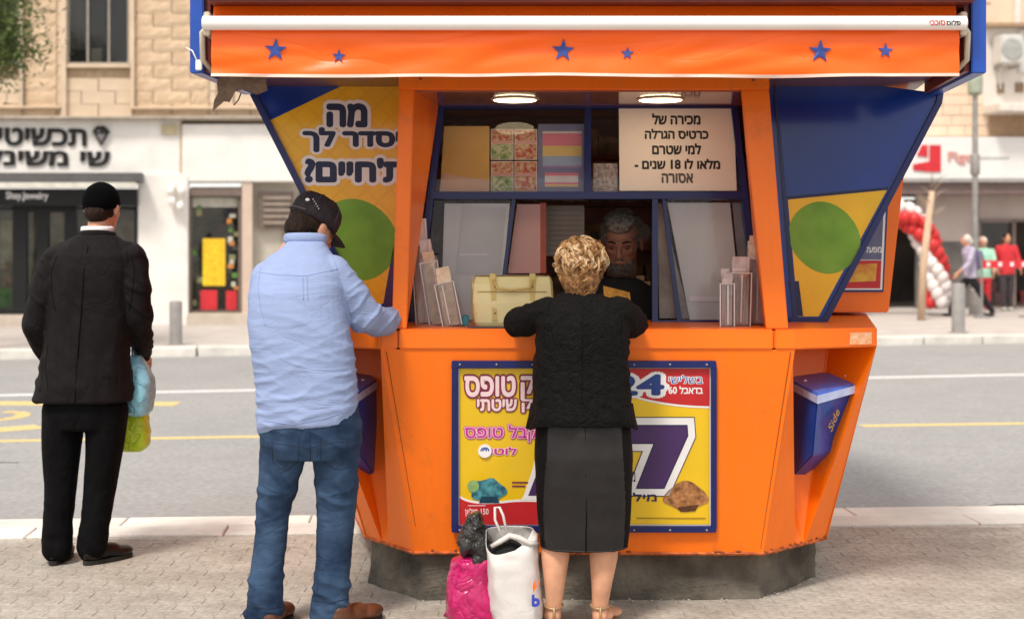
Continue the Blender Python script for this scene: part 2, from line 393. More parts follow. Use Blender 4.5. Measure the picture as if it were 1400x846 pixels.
def bounds(me):
    xs = [v.co.x for v in me.vertices]; ys = [v.co.y for v in me.vertices]
    return min(xs), min(ys), max(xs), max(ys)
def heb(t):
    """lay a right-to-left line out in visual order, numbers kept"""
    out = []; tok = ''
    for ch in t:
        if ch.isdigit(): tok += ch
        else:
            if tok: out.append(tok); tok = ''
            out.append(ch)
    if tok: out.append(tok)
    return ''.join(reversed(out))
def lettering(pl, body, box, c, m, parent, bold=.02, outlines=(), thick=.002, name='lettering', shear=0):
    """flat or raised letters filling the box on the face; outlines = [(offset, material)] lie below"""
    me = solid_glyphs(body, bold, shear); x0,y0,x1,y1 = bounds(me)
    a0,b1 = pl.at(box[0], box[1]); a1,b0 = pl.at(box[2], box[3]); 
    sx = (a1-a0)/(x1-x0); sy = (b1-b0)/(y1-y0)
    if thick > .003 and not outlines:
        for v in me.vertices: v.co = pl.w(a0+(v.co.x-x0)*sx, b0+(v.co.y-y0)*sy, c + (v.co.z+.5)*thick)
        return link_mesh(name, me, m, parent)
    flat = text_glyphs(body); x0,y0,x1,y1 = bounds(flat); sx = (a1-a0)/(x1-x0); sy = (b1-b0)/(y1-y0)
    def spread(rad, cc, mm, nm, n_):
        """thicken flat print evenly by overlaying the glyphs round a small circle"""
        mb = MB(); P_ = [v.co.copy() for v in flat.vertices]; fs = [tuple(f.vertices) for f in flat.polygons]
        for i in range(n_+1):
            dx,dy = (0,0) if i == n_ else (rad*cos(2*pi*i/n_), rad*sin(2*pi*i/n_))
            mb.add([pl.w(a0+(p.x+dx-x0)*sx, b0+(p.y+dy-y0)*sy, cc+i*.000025) for p in P_], fs)
        me_ = bpy.data.meshes.new(nm); me_.from_pydata([tuple(p) for p in mb.v], [], mb.f); return link_mesh(nm, me_, mm, parent)
    k = c
    for off, mm in outlines:
        spread(off, k, mm, 'lettering_outline', 14); k += .0005
    return spread(max(bold, .001), k, m, name, 8)
# ================================================================== THE SETTING
def piece(name, me, loc, parent, rot=0, scale=None, m=None):
    o = bpy.data.objects.new(name, me); link(o, parent); o.location = Vector(loc) - wloc(parent)
    o.rotation_euler = (0,0,rot)
    if scale: o.scale = scale
    return o
def block_mesh(name, sx, sy, sz, bev, m, rough=0):
    mb = MB().box((-sx/2,-sy/2,-sz/2),(sx/2,sy/2,sz/2))
    me = bpy.data.meshes.new(name); me.from_pydata([tuple(p) for p in mb.v], [], mb.f)
    bm = bmesh.new(); bm.from_mesh(me)
    bmesh.ops.bevel(bm, geom=[e for e in bm.edges if abs((e.verts[0].co-e.verts[1].co).z) < 1e-6 or True], offset=bev, segments=1, affect='EDGES')
    if rough:
        for v in bm.verts: v.co += Vector((random.uniform(-1,1), random.uniform(-1,1), random.uniform(-1,1)))*rough
    bm.to_mesh(me); bm.free(); me.materials.append(m); return me

# ground: road sheet reaching far, near pavement slab, far pavement slab
road = MB().add([(-150,-60,-.12),(150,-60,-.12),(150,150,-.12),(-150,150,-.12)], [(0,1,2,3)]).build('road', ASPH); tag(road, kind='structure')
def nearY(x): return 7.44 + .072*x
def farY(x): return 19.9 + .207*(x+6.1)
near = MB().hull2([(-30,-20,-.119),(30,-20,-.119),(30,nearY(30)-.0,-.119),(-30,nearY(-30),-.119)], [(-30,-20,-.004),(30,-20,-.004),(30,nearY(30),-.004),(-30,nearY(-30),-.004)]).build('pavement', GROUT)
tag(near, kind='structure')
far = MB().hull2([(-60,farY(-60)+.2,-.119),(60,farY(60)+.2,-.119),(60,70,-.119),(-60,70,-.119)], [(-60,farY(-60)+.2,0),(60,farY(60)+.2,0),(60,70,0),(-60,70,0)]).build('far_pavement', FPAVE)
tag(far, kind='structure')
# pavers of the near pavement: the ones in view are pieces, the others are joined
PW, PH = .20, .10
pm = block_mesh('paver', PW-.0012, PH-.0012, .06, .001, PAVE, .0003)
cells = []
r = 0; y = -1.0
while y < 8.2:
    off = (r % 2)*PW/2; x = -8.0 + off
    while x < 8.0:
        if y + PH/2 < nearY(x)-.005: cells.append((x, y))
        x += PW
    y += PH; r += 1
inview = [c for c in cells if c[1] > 5.62 and abs(c[0]) < .375*c[1]+.1]
inview.sort(key=lambda c: c[1]); top = set(inview[:298])
stf = MB()
for c in cells:
    dz = random.uniform(-.0012, .0008); rz = random.uniform(-.002, .002)
    if c in top: piece('paver', pm, (c[0], c[1], -.03+dz*.7), near, rz)
    else:
        h = (PW-.0012)/2; k = (PH-.0012)/2; b = .001
        x0,y0 = c
        stf.add([(x0-h+b,y0-k+b,dz),(x0+h-b,y0-k+b,dz),(x0+h-b,y0+k-b,dz),(x0-h+b,y0+k-b,dz),(x0-h,y0-k,dz-.004),(x0+h,y0-k,dz-.004),(x0+h,y0+k,dz-.004),(x0-h,y0+k,dz-.004),(x0-h,y0-k,dz-.03),(x0+h,y0-k,dz-.03),(x0+h,y0+k,dz-.03),(x0-h,y0+k,dz-.03)],
                [(0,1,2,3)]+[(4+i,4+(i+1)%4,(i+1)%4,i) for i in range(4)]+[(8+i,8+(i+1)%4,4+(i+1)%4,4+i) for i in range(4)])
o = stf.build('pavers', PAVE, near); tag(o, kind='stuff')
# kerb stones, two rows
km = block_mesh('kerb_stone', .996, .266, .2, .006, KERB, .002); km2 = block_mesh('gutter_stone', .996, .266, .2, .006, KERB, .002)
for i in range(-11, 12):
    for row,(dy,z) in enumerate(((.14,-.094),(.41,-.102))):
        x = i*1.0 + (.4 if row else 0)
        piece('kerb_stone', km if row == 0 else km2, (x, nearY(x)+dy, z), near, math.atan(.072))
fm = block_mesh('far_kerb_stone', .99, .22, .16, .012, KERB, .003)
for i in range(-14, 17):
    x = i*1.0
    piece('kerb_stone', fm, (x, farY(x)+.1, -.065), far, math.atan(.207))
# painted markings on the asphalt
LW = mat('road_paint_white', (.46,.455,.45), .8, 0, 26, col2=(.68,.67,.66), bump=.3, bscale=60); LY = mat('road_paint_yellow', (.46,.36,.17), .8, 0, 30, col2=(.66,.50,.20), bump=.3, bscale=60)
def strip(name, x0, y0, x1, y1, wd, m, label=None):
    d = Vector((x1-x0, y1-y0, 0)).normalized(); n = Vector((-d.y, d.x, 0))*wd/2; a = Vector((x0,y0,-.117)); b = Vector((x1,y1,-.117))
    dn = Vector((0,0,.003))
    return tag(MB().hull2([a-n-dn,b-n-dn,b+n-dn,a+n-dn],[a-n,b-n,b+n,a+n]).build(name, m, road))
def gy(py): return 1.635*F/(py-330)
strip('road_line', -14, gy(537)-9.8*.2, 18, gy(514)+12.7*.2, .2, LW)
strip('road_line', -1.6, gy(602)+.3, -9, gy(602)-.65, .13, LY); strip('road_line', -1.5, gy(602)+.32, 1.4, gy(602)+.75, .13, LY)
strip('road_line', 3.1, gy(582), 8.5, gy(578)+.4, .14, LY)
def gp(px_, py): Y = gy(py); return ((px_-700)*Y/F, Y)
a = gp(-60,551); b = gp(243,552); strip('road_marking', *a, *b, .34, LY)
a = gp(-60,592); b = gp(54,583); strip('road_marking', *a, *b, .3, LY)
for k in range(7):
    t0, t1 = pi*(k-3.5)/7, pi*(k-2.5)/7
    c = gp(-12, 569); strip('road_marking', c[0]+.28*cos(t0), c[1]+.36*sin(t0), c[0]+.28*cos(t1), c[1]+.36*sin(t1), .14, LY)
random.seed(9)
litter_m = [mat('litter_pale', (.6,.56,.5), .7), mat('litter_brown', (.15,.08,.04), .8)]
MB().lathe([(.28,0),(.3,.002),(.29,.004)], (1.6, 9.6, -.1195), 24).build('manhole_cover', mat('iron_cover', (.10,.095,.09), .7, .3, 30), road)
crk = MB()
for k in range(6):
    x = random.uniform(-5, 5); y = random.uniform(8.6, 11); pts = []
    for j in range(9): pts.append((x+j*.14+random.uniform(-.02,.02), y+.06*sin(j*1.3+k)+random.uniform(-.02,.02), -.1205))
    crk.tube(pts, .006, 5)
crk.build('crack', mat('tar', (.06,.06,.06), .9), road)

# ------------------------------------------------------------------ left building
def facade(px0, Y0, slope): 
    o = at(px0, 330, Y0); o.z = 0
    d = Vector((1, slope, 0)).normalized(); return Pl(o, (d.y, -d.x, 0))
LB = facade(200, 25.9, .2)
lb = empty('shop_building', LB.w(0,0), 'pale stone building with jewellery shop and rough block upper storey', 'building')
def fr(px0,py0,px1,py1,c0,c1,name,m,par=lb,P=LB,bev=0,**k):
    return P.rect(px0,py0,px1,py1,c0,c1).build(name, m, par, bevel=bev, **k)
# mass behind the facade
a0,_ = LB.at(-420,300); a1,_ = LB.at(760,300)
_,ztop = LB.at(200,-420)
_,z165 = LB.at(100,163)
_,z440 = LB.at(100,440)
MB().hull2([LB.w(a0,z165,-.06),LB.w(a1,z165,-.06),LB.w(a1,z165,-9),LB.w(a0,z165,-9)],[LB.w(a0,ztop,-.06),LB.w(a1,ztop,-.06),LB.w(a1,ztop,-9),LB.w(a0,ztop,-9)]).build('upper_wall', JOINT, lb)
# upper storey blocks (rough) and smooth strips
WINS = [(92,-10,177,88), (-90,-10,26,86), (-330,-10,-200,88), (300,-10,385,88), (520,-10,600,88)]
def inwin(x0,y0,x1,y1, mrg=0): return any(x1 > w0-mrg and x0 < w2+mrg and y1 > w1-300 and y0 < w3+mrg for (w0,w1,w2,w3) in WINS)
random.seed(3)
cache = {}
sm_s = {}
y = 160; row = 0; n = 0
stone_stuff = MB()
breaks = sorted([-260, 720] + [q for (w0,w1,w2,w3) in WINS for q in (w0-14, w0-4, w2+4, w2+7) if -260 < q < 720])
def one_block(x, x1, y, h, zone):
    aa,bb = LB.at(x,y); cc,dd = LB.at(x1,y-h)
    if -20 < x1 and x < 345 and y > -8:
        depth = .028 if zone == 'rough' else .012
        key = (zone, round(x1-x), random.randrange(3)); sx, sz = (cc-aa)-.014, (dd-bb)-.014
        if key not in cache:
            me = bpy.data.meshes.new('stone_block'); bm = bmesh.new(); nx, nz = (6, 3) if zone == 'rough' and sx > .3 else (1,1)
            grid = [[bm.verts.new((-.5*sx+sx*i/nx, -(depth + (random.uniform(-.004,.011) if zone=='rough' and 0<i<nx and 0<j<nz else (-.012 if zone=='rough' else 0))), -.5*sz+sz*j/nz)) for i in range(nx+1)] for j in range(nz+1)]
            for j in range(nz):
                for i in range(nx): bm.faces.new((grid[j][i],grid[j][i+1],grid[j+1][i+1],grid[j+1][i]))
            ex = bmesh.ops.extrude_edge_only(bm, edges=[e for e in bm.edges if e.is_boundary])
            for v in [g for g in ex['geom'] if isinstance(g, bmesh.types.BMVert)]: v.co.y = .05
            bmesh.ops.recalc_face_normals(bm, faces=bm.faces); bm.to_mesh(me); bm.free(); me.materials.append(STONE if zone == 'rough' else STONES); cache[key] = me
        o = bpy.data.objects.new('stone_block', cache[key]); link(o, lb)
        o.location = LB.w((aa+cc)/2, (bb+dd)/2, -.01) - wloc(lb); o.rotation_euler = (0,0,math.atan(.2))
    else:
        stone_stuff.hull2([LB.w(aa+.009,bb+.009,-.05),LB.w(cc-.009,bb+.009,-.05),LB.w(cc-.009,dd-.009,-.05),LB.w(aa+.009,dd-.009,-.05)],
                          [LB.w(aa+.02,bb+.02,.03),LB.w(cc-.02,bb+.02,.03),LB.w(cc-.02,dd-.02,.03),LB.w(aa+.02,dd-.02,.03)])
while y > -260:
    h = 17.6
    for b0_, b1_ in zip(breaks, breaks[1:]):
        mid = (b0_+b1_)/2; win = [w_ for w_ in WINS if w_[0]-14 < mid < w_[2]+7]
        if win and win[0][0]-4 < mid < win[0][2]+4 and y-h < win[0][3]+5: continue
        zone = 'smooth' if win else 'rough'; ln = b1_-b0_
        if ln < 14: cuts = [b0_, b1_]
        else:
            k_ = max(1, round(ln/44)); st_ = ln/k_; cuts = [b0_+st_*i for i in range(k_+1)] if row % 2 == 0 or k_ == 1 else [b0_]+[b0_+st_*(i+.5) for i in range(k_)]+[b1_]
        for x_, x1_ in zip(cuts, cuts[1:]): one_block(x_, x1_, y, h, zone)
    y -= h; row += 1
tag(stone_stuff.build('stone_blocks', STONE, lb), kind='stuff')
# upper windows: reveal, frame, mullions, panes
ALU = mat('window_aluminium', (.30,.27,.23), .4, .1, 5)
CURT = mat('curtain_dark', (.05,.045,.04), .8, 0, 3, col2=(.11,.095,.085), stretch=(6,1,.2))
for (w0,w1,w2,w3) in WINS:
    wf = LB.rect(w0-4,w1-4,w2+4,w3+5,-.058,-.05).build('window', mat('window_black', (.018,.016,.015), .6), lb)
    fb = MB()
    for (p,q,r_,s_) in ((w0-4,w1,w0,w3+3),(w2,w1,w2+4,w3+3),(w0-4,w3,w2+4,w3+5)): LB.rect(p,q,r_,s_,-.049,.06,fb)
    fb.build('reveal', STONES, wf)
    fb = MB()
    W = w2-w0
    for t in (0.02,.33,.67,.985): LB.rect(w0+W*t-1.5,w1,w0+W*t+1.5,w3,-.045,.0,fb)
    LB.rect(w0,w3-2.5,w2,w3,-.045,.003,fb)
    fb.build('frame', ALU, wf)
    for k in range(3): LB.rect(w0+W*(k/3)+3,w1,w0+W*((k+1)/3)-3,w3-3,-.035,-.03).build('pane', SHOPG, wf)
    LB.rect(w0+3,w1,w0+W*.3,w3-20,-.048,-.042).build('curtain', CURT, wf)
    LB.rect(w0+W*.38,w3-22,w0+W*.55,w3-3,-.048,-.041).build('blind', mat('pale_thing', (.22,.2,.17), .7), wf)
# projecting panels of stonework, drain pipe, ledge
fr(84,-60,91,161,-.02,.09,'pilaster_trim',STONES); fr(28,-60,32,150,-.02,.1,'drain_pipe',mat('pipe_cream',(.5,.42,.32),.6))
fr(179,-60,184,150,-.02,.09,'pilaster_trim',STONES)
fr(-420,146,84,150,-.02,.14,'string_course',STONES,bev=.02); fr(180,147,760,151,-.02,.14,'string_course',STONES,bev=.02)
fr(-420,160,760,165,-.05,.22,'ledge',mat('ledge_stone',(.46,.40,.33),.85,.15,6,bump=.4,bscale=20),bev=.03)
# sign bands
fr(-420,165,246,238,-.5,.02,'sign_band',PLAS); fr(249,170,760,249,-.5,.05,'sign_band',PLAS,bev=.02)
fr(246,165,249,250,-.5,.03,'joint',JOINT)
fr(221,171,243,184,.02,.08,'name_plate',mat('plate_tan',(.42,.36,.22),.6))
SIGN = mat('sign_letter_black', (.010,.009,.009), .5, .1)
lettering(LB, heb('תכשיטים'), (-30,174,119,201), .024, SIGN, lb, .035, thick=.03)
lettering(LB, heb('שי משינקה'), (-52,205,151,235), .024, SIGN, lb, .035, thick=.03)
d = MB(); LB.poly([(127,180),(133,173),(144,173),(151,180),(139,200)], .024, .10, d); d.build('diamond_emblem', SIGN, lb)
d = MB(); LB.poly([(132,181),(139,181),(136,178)], .102, .108, d); LB.poly([(139,196),(133,184),(145,184)], .102,.106, d); d.build('diamond_facet', mat('facet_grey',(.16,.15,.15),.5), lb)
fr(-420,238,197,250,-.4,.5,'canopy_box',GREYB); fr(-420,251,188,258,.30,.52,'canopy_strip',mat('pale_strip',(.62,.6,.53),.5))
fr(-420,259,189,282,-.3,.3,'fascia',BLK)
lettering(LB, 'Shay.Jewelry', (12,263,69,276), .303, PWHITE, lb, .015, thick=.012)
# jewellery shopfront: dark room with glass
fr(-420,282,189,448,-4,-3.9,'shop_back_wall',mat('shop_dark',(.16,.15,.11),.8,0,2,col2=(.55,.49,.34)))
fr(-420,430,189,448,-4,.25,'shop_step',mat('step_stone',(.50,.43,.36),.85,.1,5),bev=.02)
fr(-420,282,189,284,-4,-.35,'shop_ceiling',BLK)
gf = MB()
for (p,q) in ((-120,-112),(-60,-52),(17,36),(50,66),(88,104),(184,190)): LB.rect(p,281,q,441,-.28,-.02,gf)
LB.rect(20,281,100,290,-.28,-.015,gf); LB.rect(-120,424,22,441,-.28,-.01,gf); LB.rect(104,424,188,441,-.28,-.01,gf)
gf.build('shop_frame', BLK, lb)
for (p,q) in ((-112,-60),(-52,18),(36,50),(66,88),(104,184)):
    fr(p,286,q,425,-.16,-.14,'shop_pane',SHOPG)
random.seed(5)
sg = MB()
for k in range(26):
    x = random.uniform(-100,180); y = random.uniform(330,418); LB.rect(x,y,x+random.uniform(4,14),y+random.uniform(6,20),-1.2-random.random(),-1.1,sg)
sg.build('shop_display', SHELFM, lb)
fr(-60,395,16,422,-.8,-.5,'shop_plants',mat('green_display',(.08,.26,.04),.8,.4,9)); fr(-20,300,14,370,-1.8,-1.7,'shop_poster',mat('pale_display',(.62,.56,.36),.7,.3,4))
fr(120,300,180,380,-1.8,-1.7,'shop_poster',mat('pale_display2',(.52,.45,.32),.7,.3,4))
# white pillar with bracket lamps
fr(189,238,258,446,-.6,.08,'pillar',PLAS,bev=.02)
for cx_,cy_ in ((234,262),(249,262),(236,276),(247,283)):
    p = LB.at(cx_,cy_); MB().sphere(LB.w(p[0],p[1],.2), (.07,.10,.09), 10, 7).build('ornament', PLAS, lb, True)
for cx_ in (236, 248):
    p = LB.at(cx_,256); MB().tube([LB.w(p[0],p[1],.08),LB.w(p[0]+.02,p[1]+.06,.16),LB.w(p[0],p[1]-.06,.24),LB.w(p[0],p[1]-.22,.2)], .03, 8).build('bracket', PLAS, lb, True)
# second shop, set back
fr(256,249,345,440,-2.6,-2.5,'shop_back_wall',mat('shop_dark2',(.22,.25,.17),.8,0,3,col2=(.62,.60,.46)))
fr(258,258,330,268,-.3,.0,'shutter_box',mat('taupe_metal',(.16,.12,.1),.6))
fb = MB()
for (p,q) in ((256,262),(326,331)): LB.rect(p,266,q,430,-.3,-.05,fb)
LB.rect(256,425,331,434,-.3,-.04,fb); fb.build('shop_frame', mat('taupe_metal',(.16,.12,.1),.6), lb)
fr(262,268,326,426,-.2,-.185,'shop_pane',SHOPG)
fr(277,326,308,391,-.17,-.15,'yellow_poster',mat('sale_yellow',(.75,.62,.02),.6,0,30,col2=(.72,.35,.02),detail=1))
fr(274,397,297,424,-.17,-.14,'red_poster',REDC); fr(309,398,324,424,-.17,-.14,'red_poster',REDC)
random.seed(8); sg = MB()
for k in range(30):
    x = random.uniform(262,322); y = random.uniform(285,410); LB.rect(x,y,x+random.uniform(3,8),y+random.uniform(3,9),-1.5-random.random(),-1.4,sg)
sg.build('shop_display', SHELFM, lb)
CL = [mat('card_%s' % n_, c_, .6) for n_, c_ in (('green',(.10,.22,.05)),('olive',(.22,.22,.10)),('pale',(.50,.48,.40)),('orange',(.55,.22,.05)),('dark',(.05,.05,.04)))]
for k in range(22):
    x = random.choice((263,269,311,317)) + random.uniform(-1,3); y = 280+k*6.2; fr(x,y,x+random.uniform(5,9),y+random.uniform(4,9),-.18,-.172,'card_and_reflection',CL[k%5])
fr(263,270,325,283,-.18,-.172,'card_and_reflection',CL[2])  # pale strip painted in for the white cabinet and reflections at the top
fr(331,249,345,440,-2.5,.02,'door_jamb',mat('tan_plaster',(.55,.43,.35),.8,.06,4)); fr(345,249,760,436,-.8,-.25,'side_wall',mat('pale_panel',(.48,.44,.37),.8,.08,4))
fr(354,262,402,312,-.25,-.1,'shutter',mat('taupe_metal',(.16,.12,.1),.6)); 
for k in range(5): fr(360,268+k*8.4,398,273+k*8.4,-.1,-.05,'slat',mat('taupe_light',(.26,.21,.17),.6))
fr(256,428,345,446,-2.4,.35,'ramp',mat('step_stone',(.50,.43,.36),.85,.1,5),bev=.03)
for k in (388, 410, 430): fr(k,262,k+3,436,-.25,-.2,'panel_joint',mat('taupe_light',(.26,.21,.17),.6))

# ------------------------------------------------------------------ right building
RB = facade(1300, 31.8, .1)
rb = empty('bank_building', RB.w(0,0), 'tan stone building with long white sign band and red balloons at entrance', 'building')
def rr(*a, **k): return fr(*a, par=rb, P=RB, **k)
TANW = mat('tan_wall', (.66,.48,.34), .85, 0, 1.2, col2=(.78,.62,.47), bump=.4, bscale=10)
a0,_ = RB.at(560,300); a1,_ = RB.at(1900,300)
rr(560,-420,1900,190,-9,.0,'upper_wall',TANW)
# block courses in the upper wall
random.seed(12)
y = 186; row = 0
while y > -6:
    x = 1228 + (row%2)*12
    while x < 1420:
        L = random.choice((24,30,36))
        if not (1343 < x+L/2 and (y < 160)) :
            o = RB.rect(x+.4,y-13.6,x+L-.4,y-.4,.001,.03+random.random()*.02).build('stone_block', STONE if False else TANW, rb)
        x += L
    y -= 14; row += 1
rr(560,189,1900,246,-.6,.35,'sign_band',mat('white_sign_band',(.72,.70,.68),.6,.04,2),bev=.02)
rr(560,246,1900,250,-.6,.40,'sign_trim',mat('grey_trim',(.33,.32,.31),.6)); rr(560,250,1900,266,-2,.3,'soffit_band',mat('brown_band',(.17,.12,.11),.7))
lg = MB(); RB.poly([(1240,234),(1240,226),(1262,222),(1262,200),(1277,200),(1277,236),(1262,236)], .352,.38, lg); RB.poly([(1245,214),(1252,200),(1259,200),(1259,216)], .352,.38, lg)
lg.build('emblem', REDC, rb)
lettering(RB, 'Figo', (1287,209,1322,226), .353, mat('faded_pink',(.62,.28,.25),.6), rb, .015, thick=.03)
rr(1324,216,1370,219,.352,.36,'small_print',mat('faded_grey',(.45,.45,.42),.6))
# ground floor
rr(560,266,1900,430,-4,-3.9,'shop_back_wall',mat('shop_dark3',(.04,.035,.03),.8,0,1,col2=(.11,.09,.08)))
rr(1262,266,1348,330,-.5,-.4,'wall_panel',mat('pinkish_wall',(.50,.42,.38),.8,.06,2)); rr(1262,330,1340,426,-.5,-.42,'glass_door_wall',mat('grey_glass',(.14,.13,.12),.4,.3,2))
rr(1140,266,1222,428,-.6,-.4,'wall_panel',mat('grey_wall',(.15,.14,.13),.8,.1,2))
fb = MB()
for (p,q,r_,s_) in ((1345,299,1397,304),(1345,299,1349,425),(1393,299,1397,425),(1397,299,1460,303)): RB.rect(p,q,r_,s_,-.5,-.3,fb)
RB.rect(1340,420,1500,428,-.5,-.3,fb); fb.build('shop_frame', mat('grey_brown_frame',(.2,.15,.13),.6), rb)
rr(1397,266,1900,300,-.5,-.4,'wall_panel',mat('pinkish_wall',(.42,.33,.29),.8)); rr(1349,266,1397,299,-.5,-.4,'wall_panel',mat('pinkish_wall',(.42,.33,.29),.8))
rr(1349,304,1393,420,-.42,-.4,'shop_pane',SHOPG)
random.seed(4); sg = MB()
for k in range(30):
    x = random.uniform(1350,1470); y = random.uniform(320,410); RB.rect(x,y,x+random.uniform(4,9),y+random.uniform(8,20),-1.5-random.random(),-1.4,sg)
sg.build('shop_display', mat('shop_goods_red',(.05,.03,.03),.8,0,9,col2=(.35,.05,.05),detail=1), rb)
# balcony, white panels, air conditioner, vents
rr(1342,146,1900,158,0,.9,'balcony_slab',mat('pale_slab',(.68,.62,.55),.8),bev=.03); rr(1350,158,1900,186,.0,.05,'shadow_wall',mat('brown_wall',(.40,.27,.17),.85))  # wall under the slab coloured darker, its shadow put into the brown
rr(1342,36,1900,146,-.1,.06,'plastered_wall',mat('pale_wall',(.66,.60,.54),.8,.05,2)); rr(1342,34,1900,39,.0,.3,'window_ledge',mat('brown_ledge',(.35,.24,.15),.8))
rr(1384,-200,1392,34,.0,.12,'downpipe',mat('pale_slab',(.68,.62,.55),.8)); rr(1390,42,1460,100,.06,.12,'white_window',mat('white_sheet',(.6,.58,.55),.7))
v1 = rr(1361,115,1370,128,.06,.1,'vent',mat('vent_brown',(.22,.15,.1),.7)); rr(1386,114,1397,127,.06,.1,'vent',mat('vent_brown',(.22,.15,.1),.7))

def simple(name, label, cat, loc, group=None): return empty(name, loc, label, cat, group)
ac_o = RB.at(1368, 92); ac = simple('air_conditioner', 'white air conditioner box on the pale wall above the bank sign', 'air conditioner', RB.w(ac_o[0], ac_o[1], .1))
RB.rect(1354,52,1384,91,.12,.55).build('casing', mat('ac_white',(.6,.59,.55),.5,.05), ac, bevel=.03)
c_ = RB.at(1368,72); Mx = Matrix.Rotation(pi/2,3,'X')
MB().lathe([(.22,0),(.24,.02),(.2,.03),(.05,.03)], RB.w(c_[0],c_[1],.55), 20, Mx).build('fan_grille', mat('grille_grey',(.35,.35,.33),.5), ac)
MB().tube([RB.w(c_[0]-.1,ac_o[1]+.02,.3), RB.w(c_[0]-.12,ac_o[1]-.2,.2), RB.w(c_[0]-.05,ac_o[1]-.5,.1)], .025, 6).build('hose', mat('ac_white',(.6,.59,.55)), ac)
for dx in (-.18,.18): RB.M; MB().hull2([RB.w(c_[0]+dx-.02,ac_o[1]-.06,.05),RB.w(c_[0]+dx+.02,ac_o[1]-.06,.05),RB.w(c_[0]+dx+.02,ac_o[1]-.02,.05),RB.w(c_[0]+dx-.02,ac_o[1]-.02,.05)],[RB.w(c_[0]+dx-.02,ac_o[1]-.06,.55),RB.w(c_[0]+dx+.02,ac_o[1]-.06,.55),RB.w(c_[0]+dx+.02,ac_o[1]-.02,.55),RB.w(c_[0]+dx-.02,ac_o[1]-.02,.55)]).build('bracket', STEEL, ac)

# bollards
def bollard(px_, Y, r, h, label):
    x = (px_-700)*Y/F; t = simple('bollard', label, 'bollard', (x,Y,0), 'steel bollards along the far kerb')
    MB().lathe([(r*1.02,0),(r,.01),(r,h-.03),(r*.9,h-.005),(r*.5,h)], (x,Y,0), 24).build('post', STEEL, t, 40)
    MB().lathe([(r*1.5,0),(r*1.5,.008),(r*1.05,.014)], (x,Y,0), 24).build('base_ring', STEEL, t, 40)
bollard(240.5, 20.9, .092, .64, 'grey steel bollard in front of the white pillar between the shops')
bollard(1310, 23.6, .108, .82, 'pale grey bollard on the kerb in front of the walking pedestrian')
# street lamp post and wooden stake
x = (1333-700)*29.6/F
t = simple('street_lamp', 'thin grey street lamp pole behind the walking pedestrian', 'lamp post', (x,29.6,0))
MB().lathe([(.13,0),(.12,.5),(.07,.55),(.055,4.9)], (x,29.6,0), 14).build('pole', STEEL, t, 40)
MB().lathe([(.10,4.55),(.15,4.6),(.16,4.9),(.11,5.0),(.09,5.05)], (x,29.6,0), 14).build('lamp_head', mat('greenish_metal',(.3,.33,.25),.5), t, 40)
MB().lathe([(.09,2.9),(.10,2.92),(.10,3.3),(.09,3.32)], (x,29.6,0), 14).build('clamp', STEEL, t, 40)
p0 = at(1259,420,27.3); p1 = at(1274,262,27.6)
t = simple('wooden_stake', 'pale leaning wooden stake with thin sapling before the balloons', 'stake', (p0.x,27.3,0))
MB().tube([(p0.x,27.3,0), (p0.x+.08,27.4,1.1), tuple(p1)], [.075,.07,.06], 10).build('pole', WOODP, t, True)
random.seed(2); sp = MB()
for k in range(12):
    a = random.uniform(0,2*pi); z = random.uniform(1.9,2.6); sp.tube([(p1.x-.02,27.6,z),(p1.x+cos(a)*.15,27.6+sin(a)*.1,z+.18),(p1.x+cos(a)*.3,27.6+sin(a)*.2,z+.25)], [.014,.01,.004], 5)
sp.build('twig', mat('twig', (.36,.28,.2), .8), t, True)

# balloon arch
t = simple('balloon_arch', 'spiral arch of red and white balloons at the bank entrance', 'balloon arch', (at(1225,330,29).x,29,0))
path = [at(1284,412,29), at(1281,375,29), at(1271,338,29), at(1254,306,29), at(1231,291,29), at(1205,288,29), at(1183,298,29), at(1168,320,29), at(1160,365,29), at(1158,412,29)]
bal = {}
for nm, mm in (('red', REDP), ('white', mat('white_latex',(.75,.68,.66),.3,.05))):
    mb = MB().sphere((0,0,0), (.13,.13,.145), 12, 8).lathe([(.02,-.165),(.008,-.14)], (0,0,0), 6)
    me = bpy.data.meshes.new('balloon'); me.from_pydata([tuple(p) for p in mb.v], [], mb.f); me.materials.append(mm); me.polygons.foreach_set('use_smooth',[True]*len(me.polygons)); bal[nm] = me
L = [0]
for a,b in zip(path, path[1:]): L.append(L[-1]+(b-a).length)
nst = int(L[-1]/.155)
for i in range(nst):
    s_ = L[-1]*i/(nst-1)
    for j in range(len(path)-1):
        if s_ <= L[j+1]+1e-6: break
    u_ = (s_-L[j])/(L[j+1]-L[j]); c = path[j].lerp(path[j+1], u_); tg = (path[j+1]-path[j]).normalized(); side = tg.cross(Vector((0,1,0)))
    for q in range(4):
        a = 2*pi*q/4 + i*.42
        o = bpy.data.objects.new('balloon', bal['red' if q < 2 else 'white']); link(o, t)
        o.location = c + (side*cos(a)+Vector((0,1,0))*sin(a))*.17 - wloc(t); o.rotation_euler = (random.uniform(-.5,.5),random.uniform(-.5,.5),a)
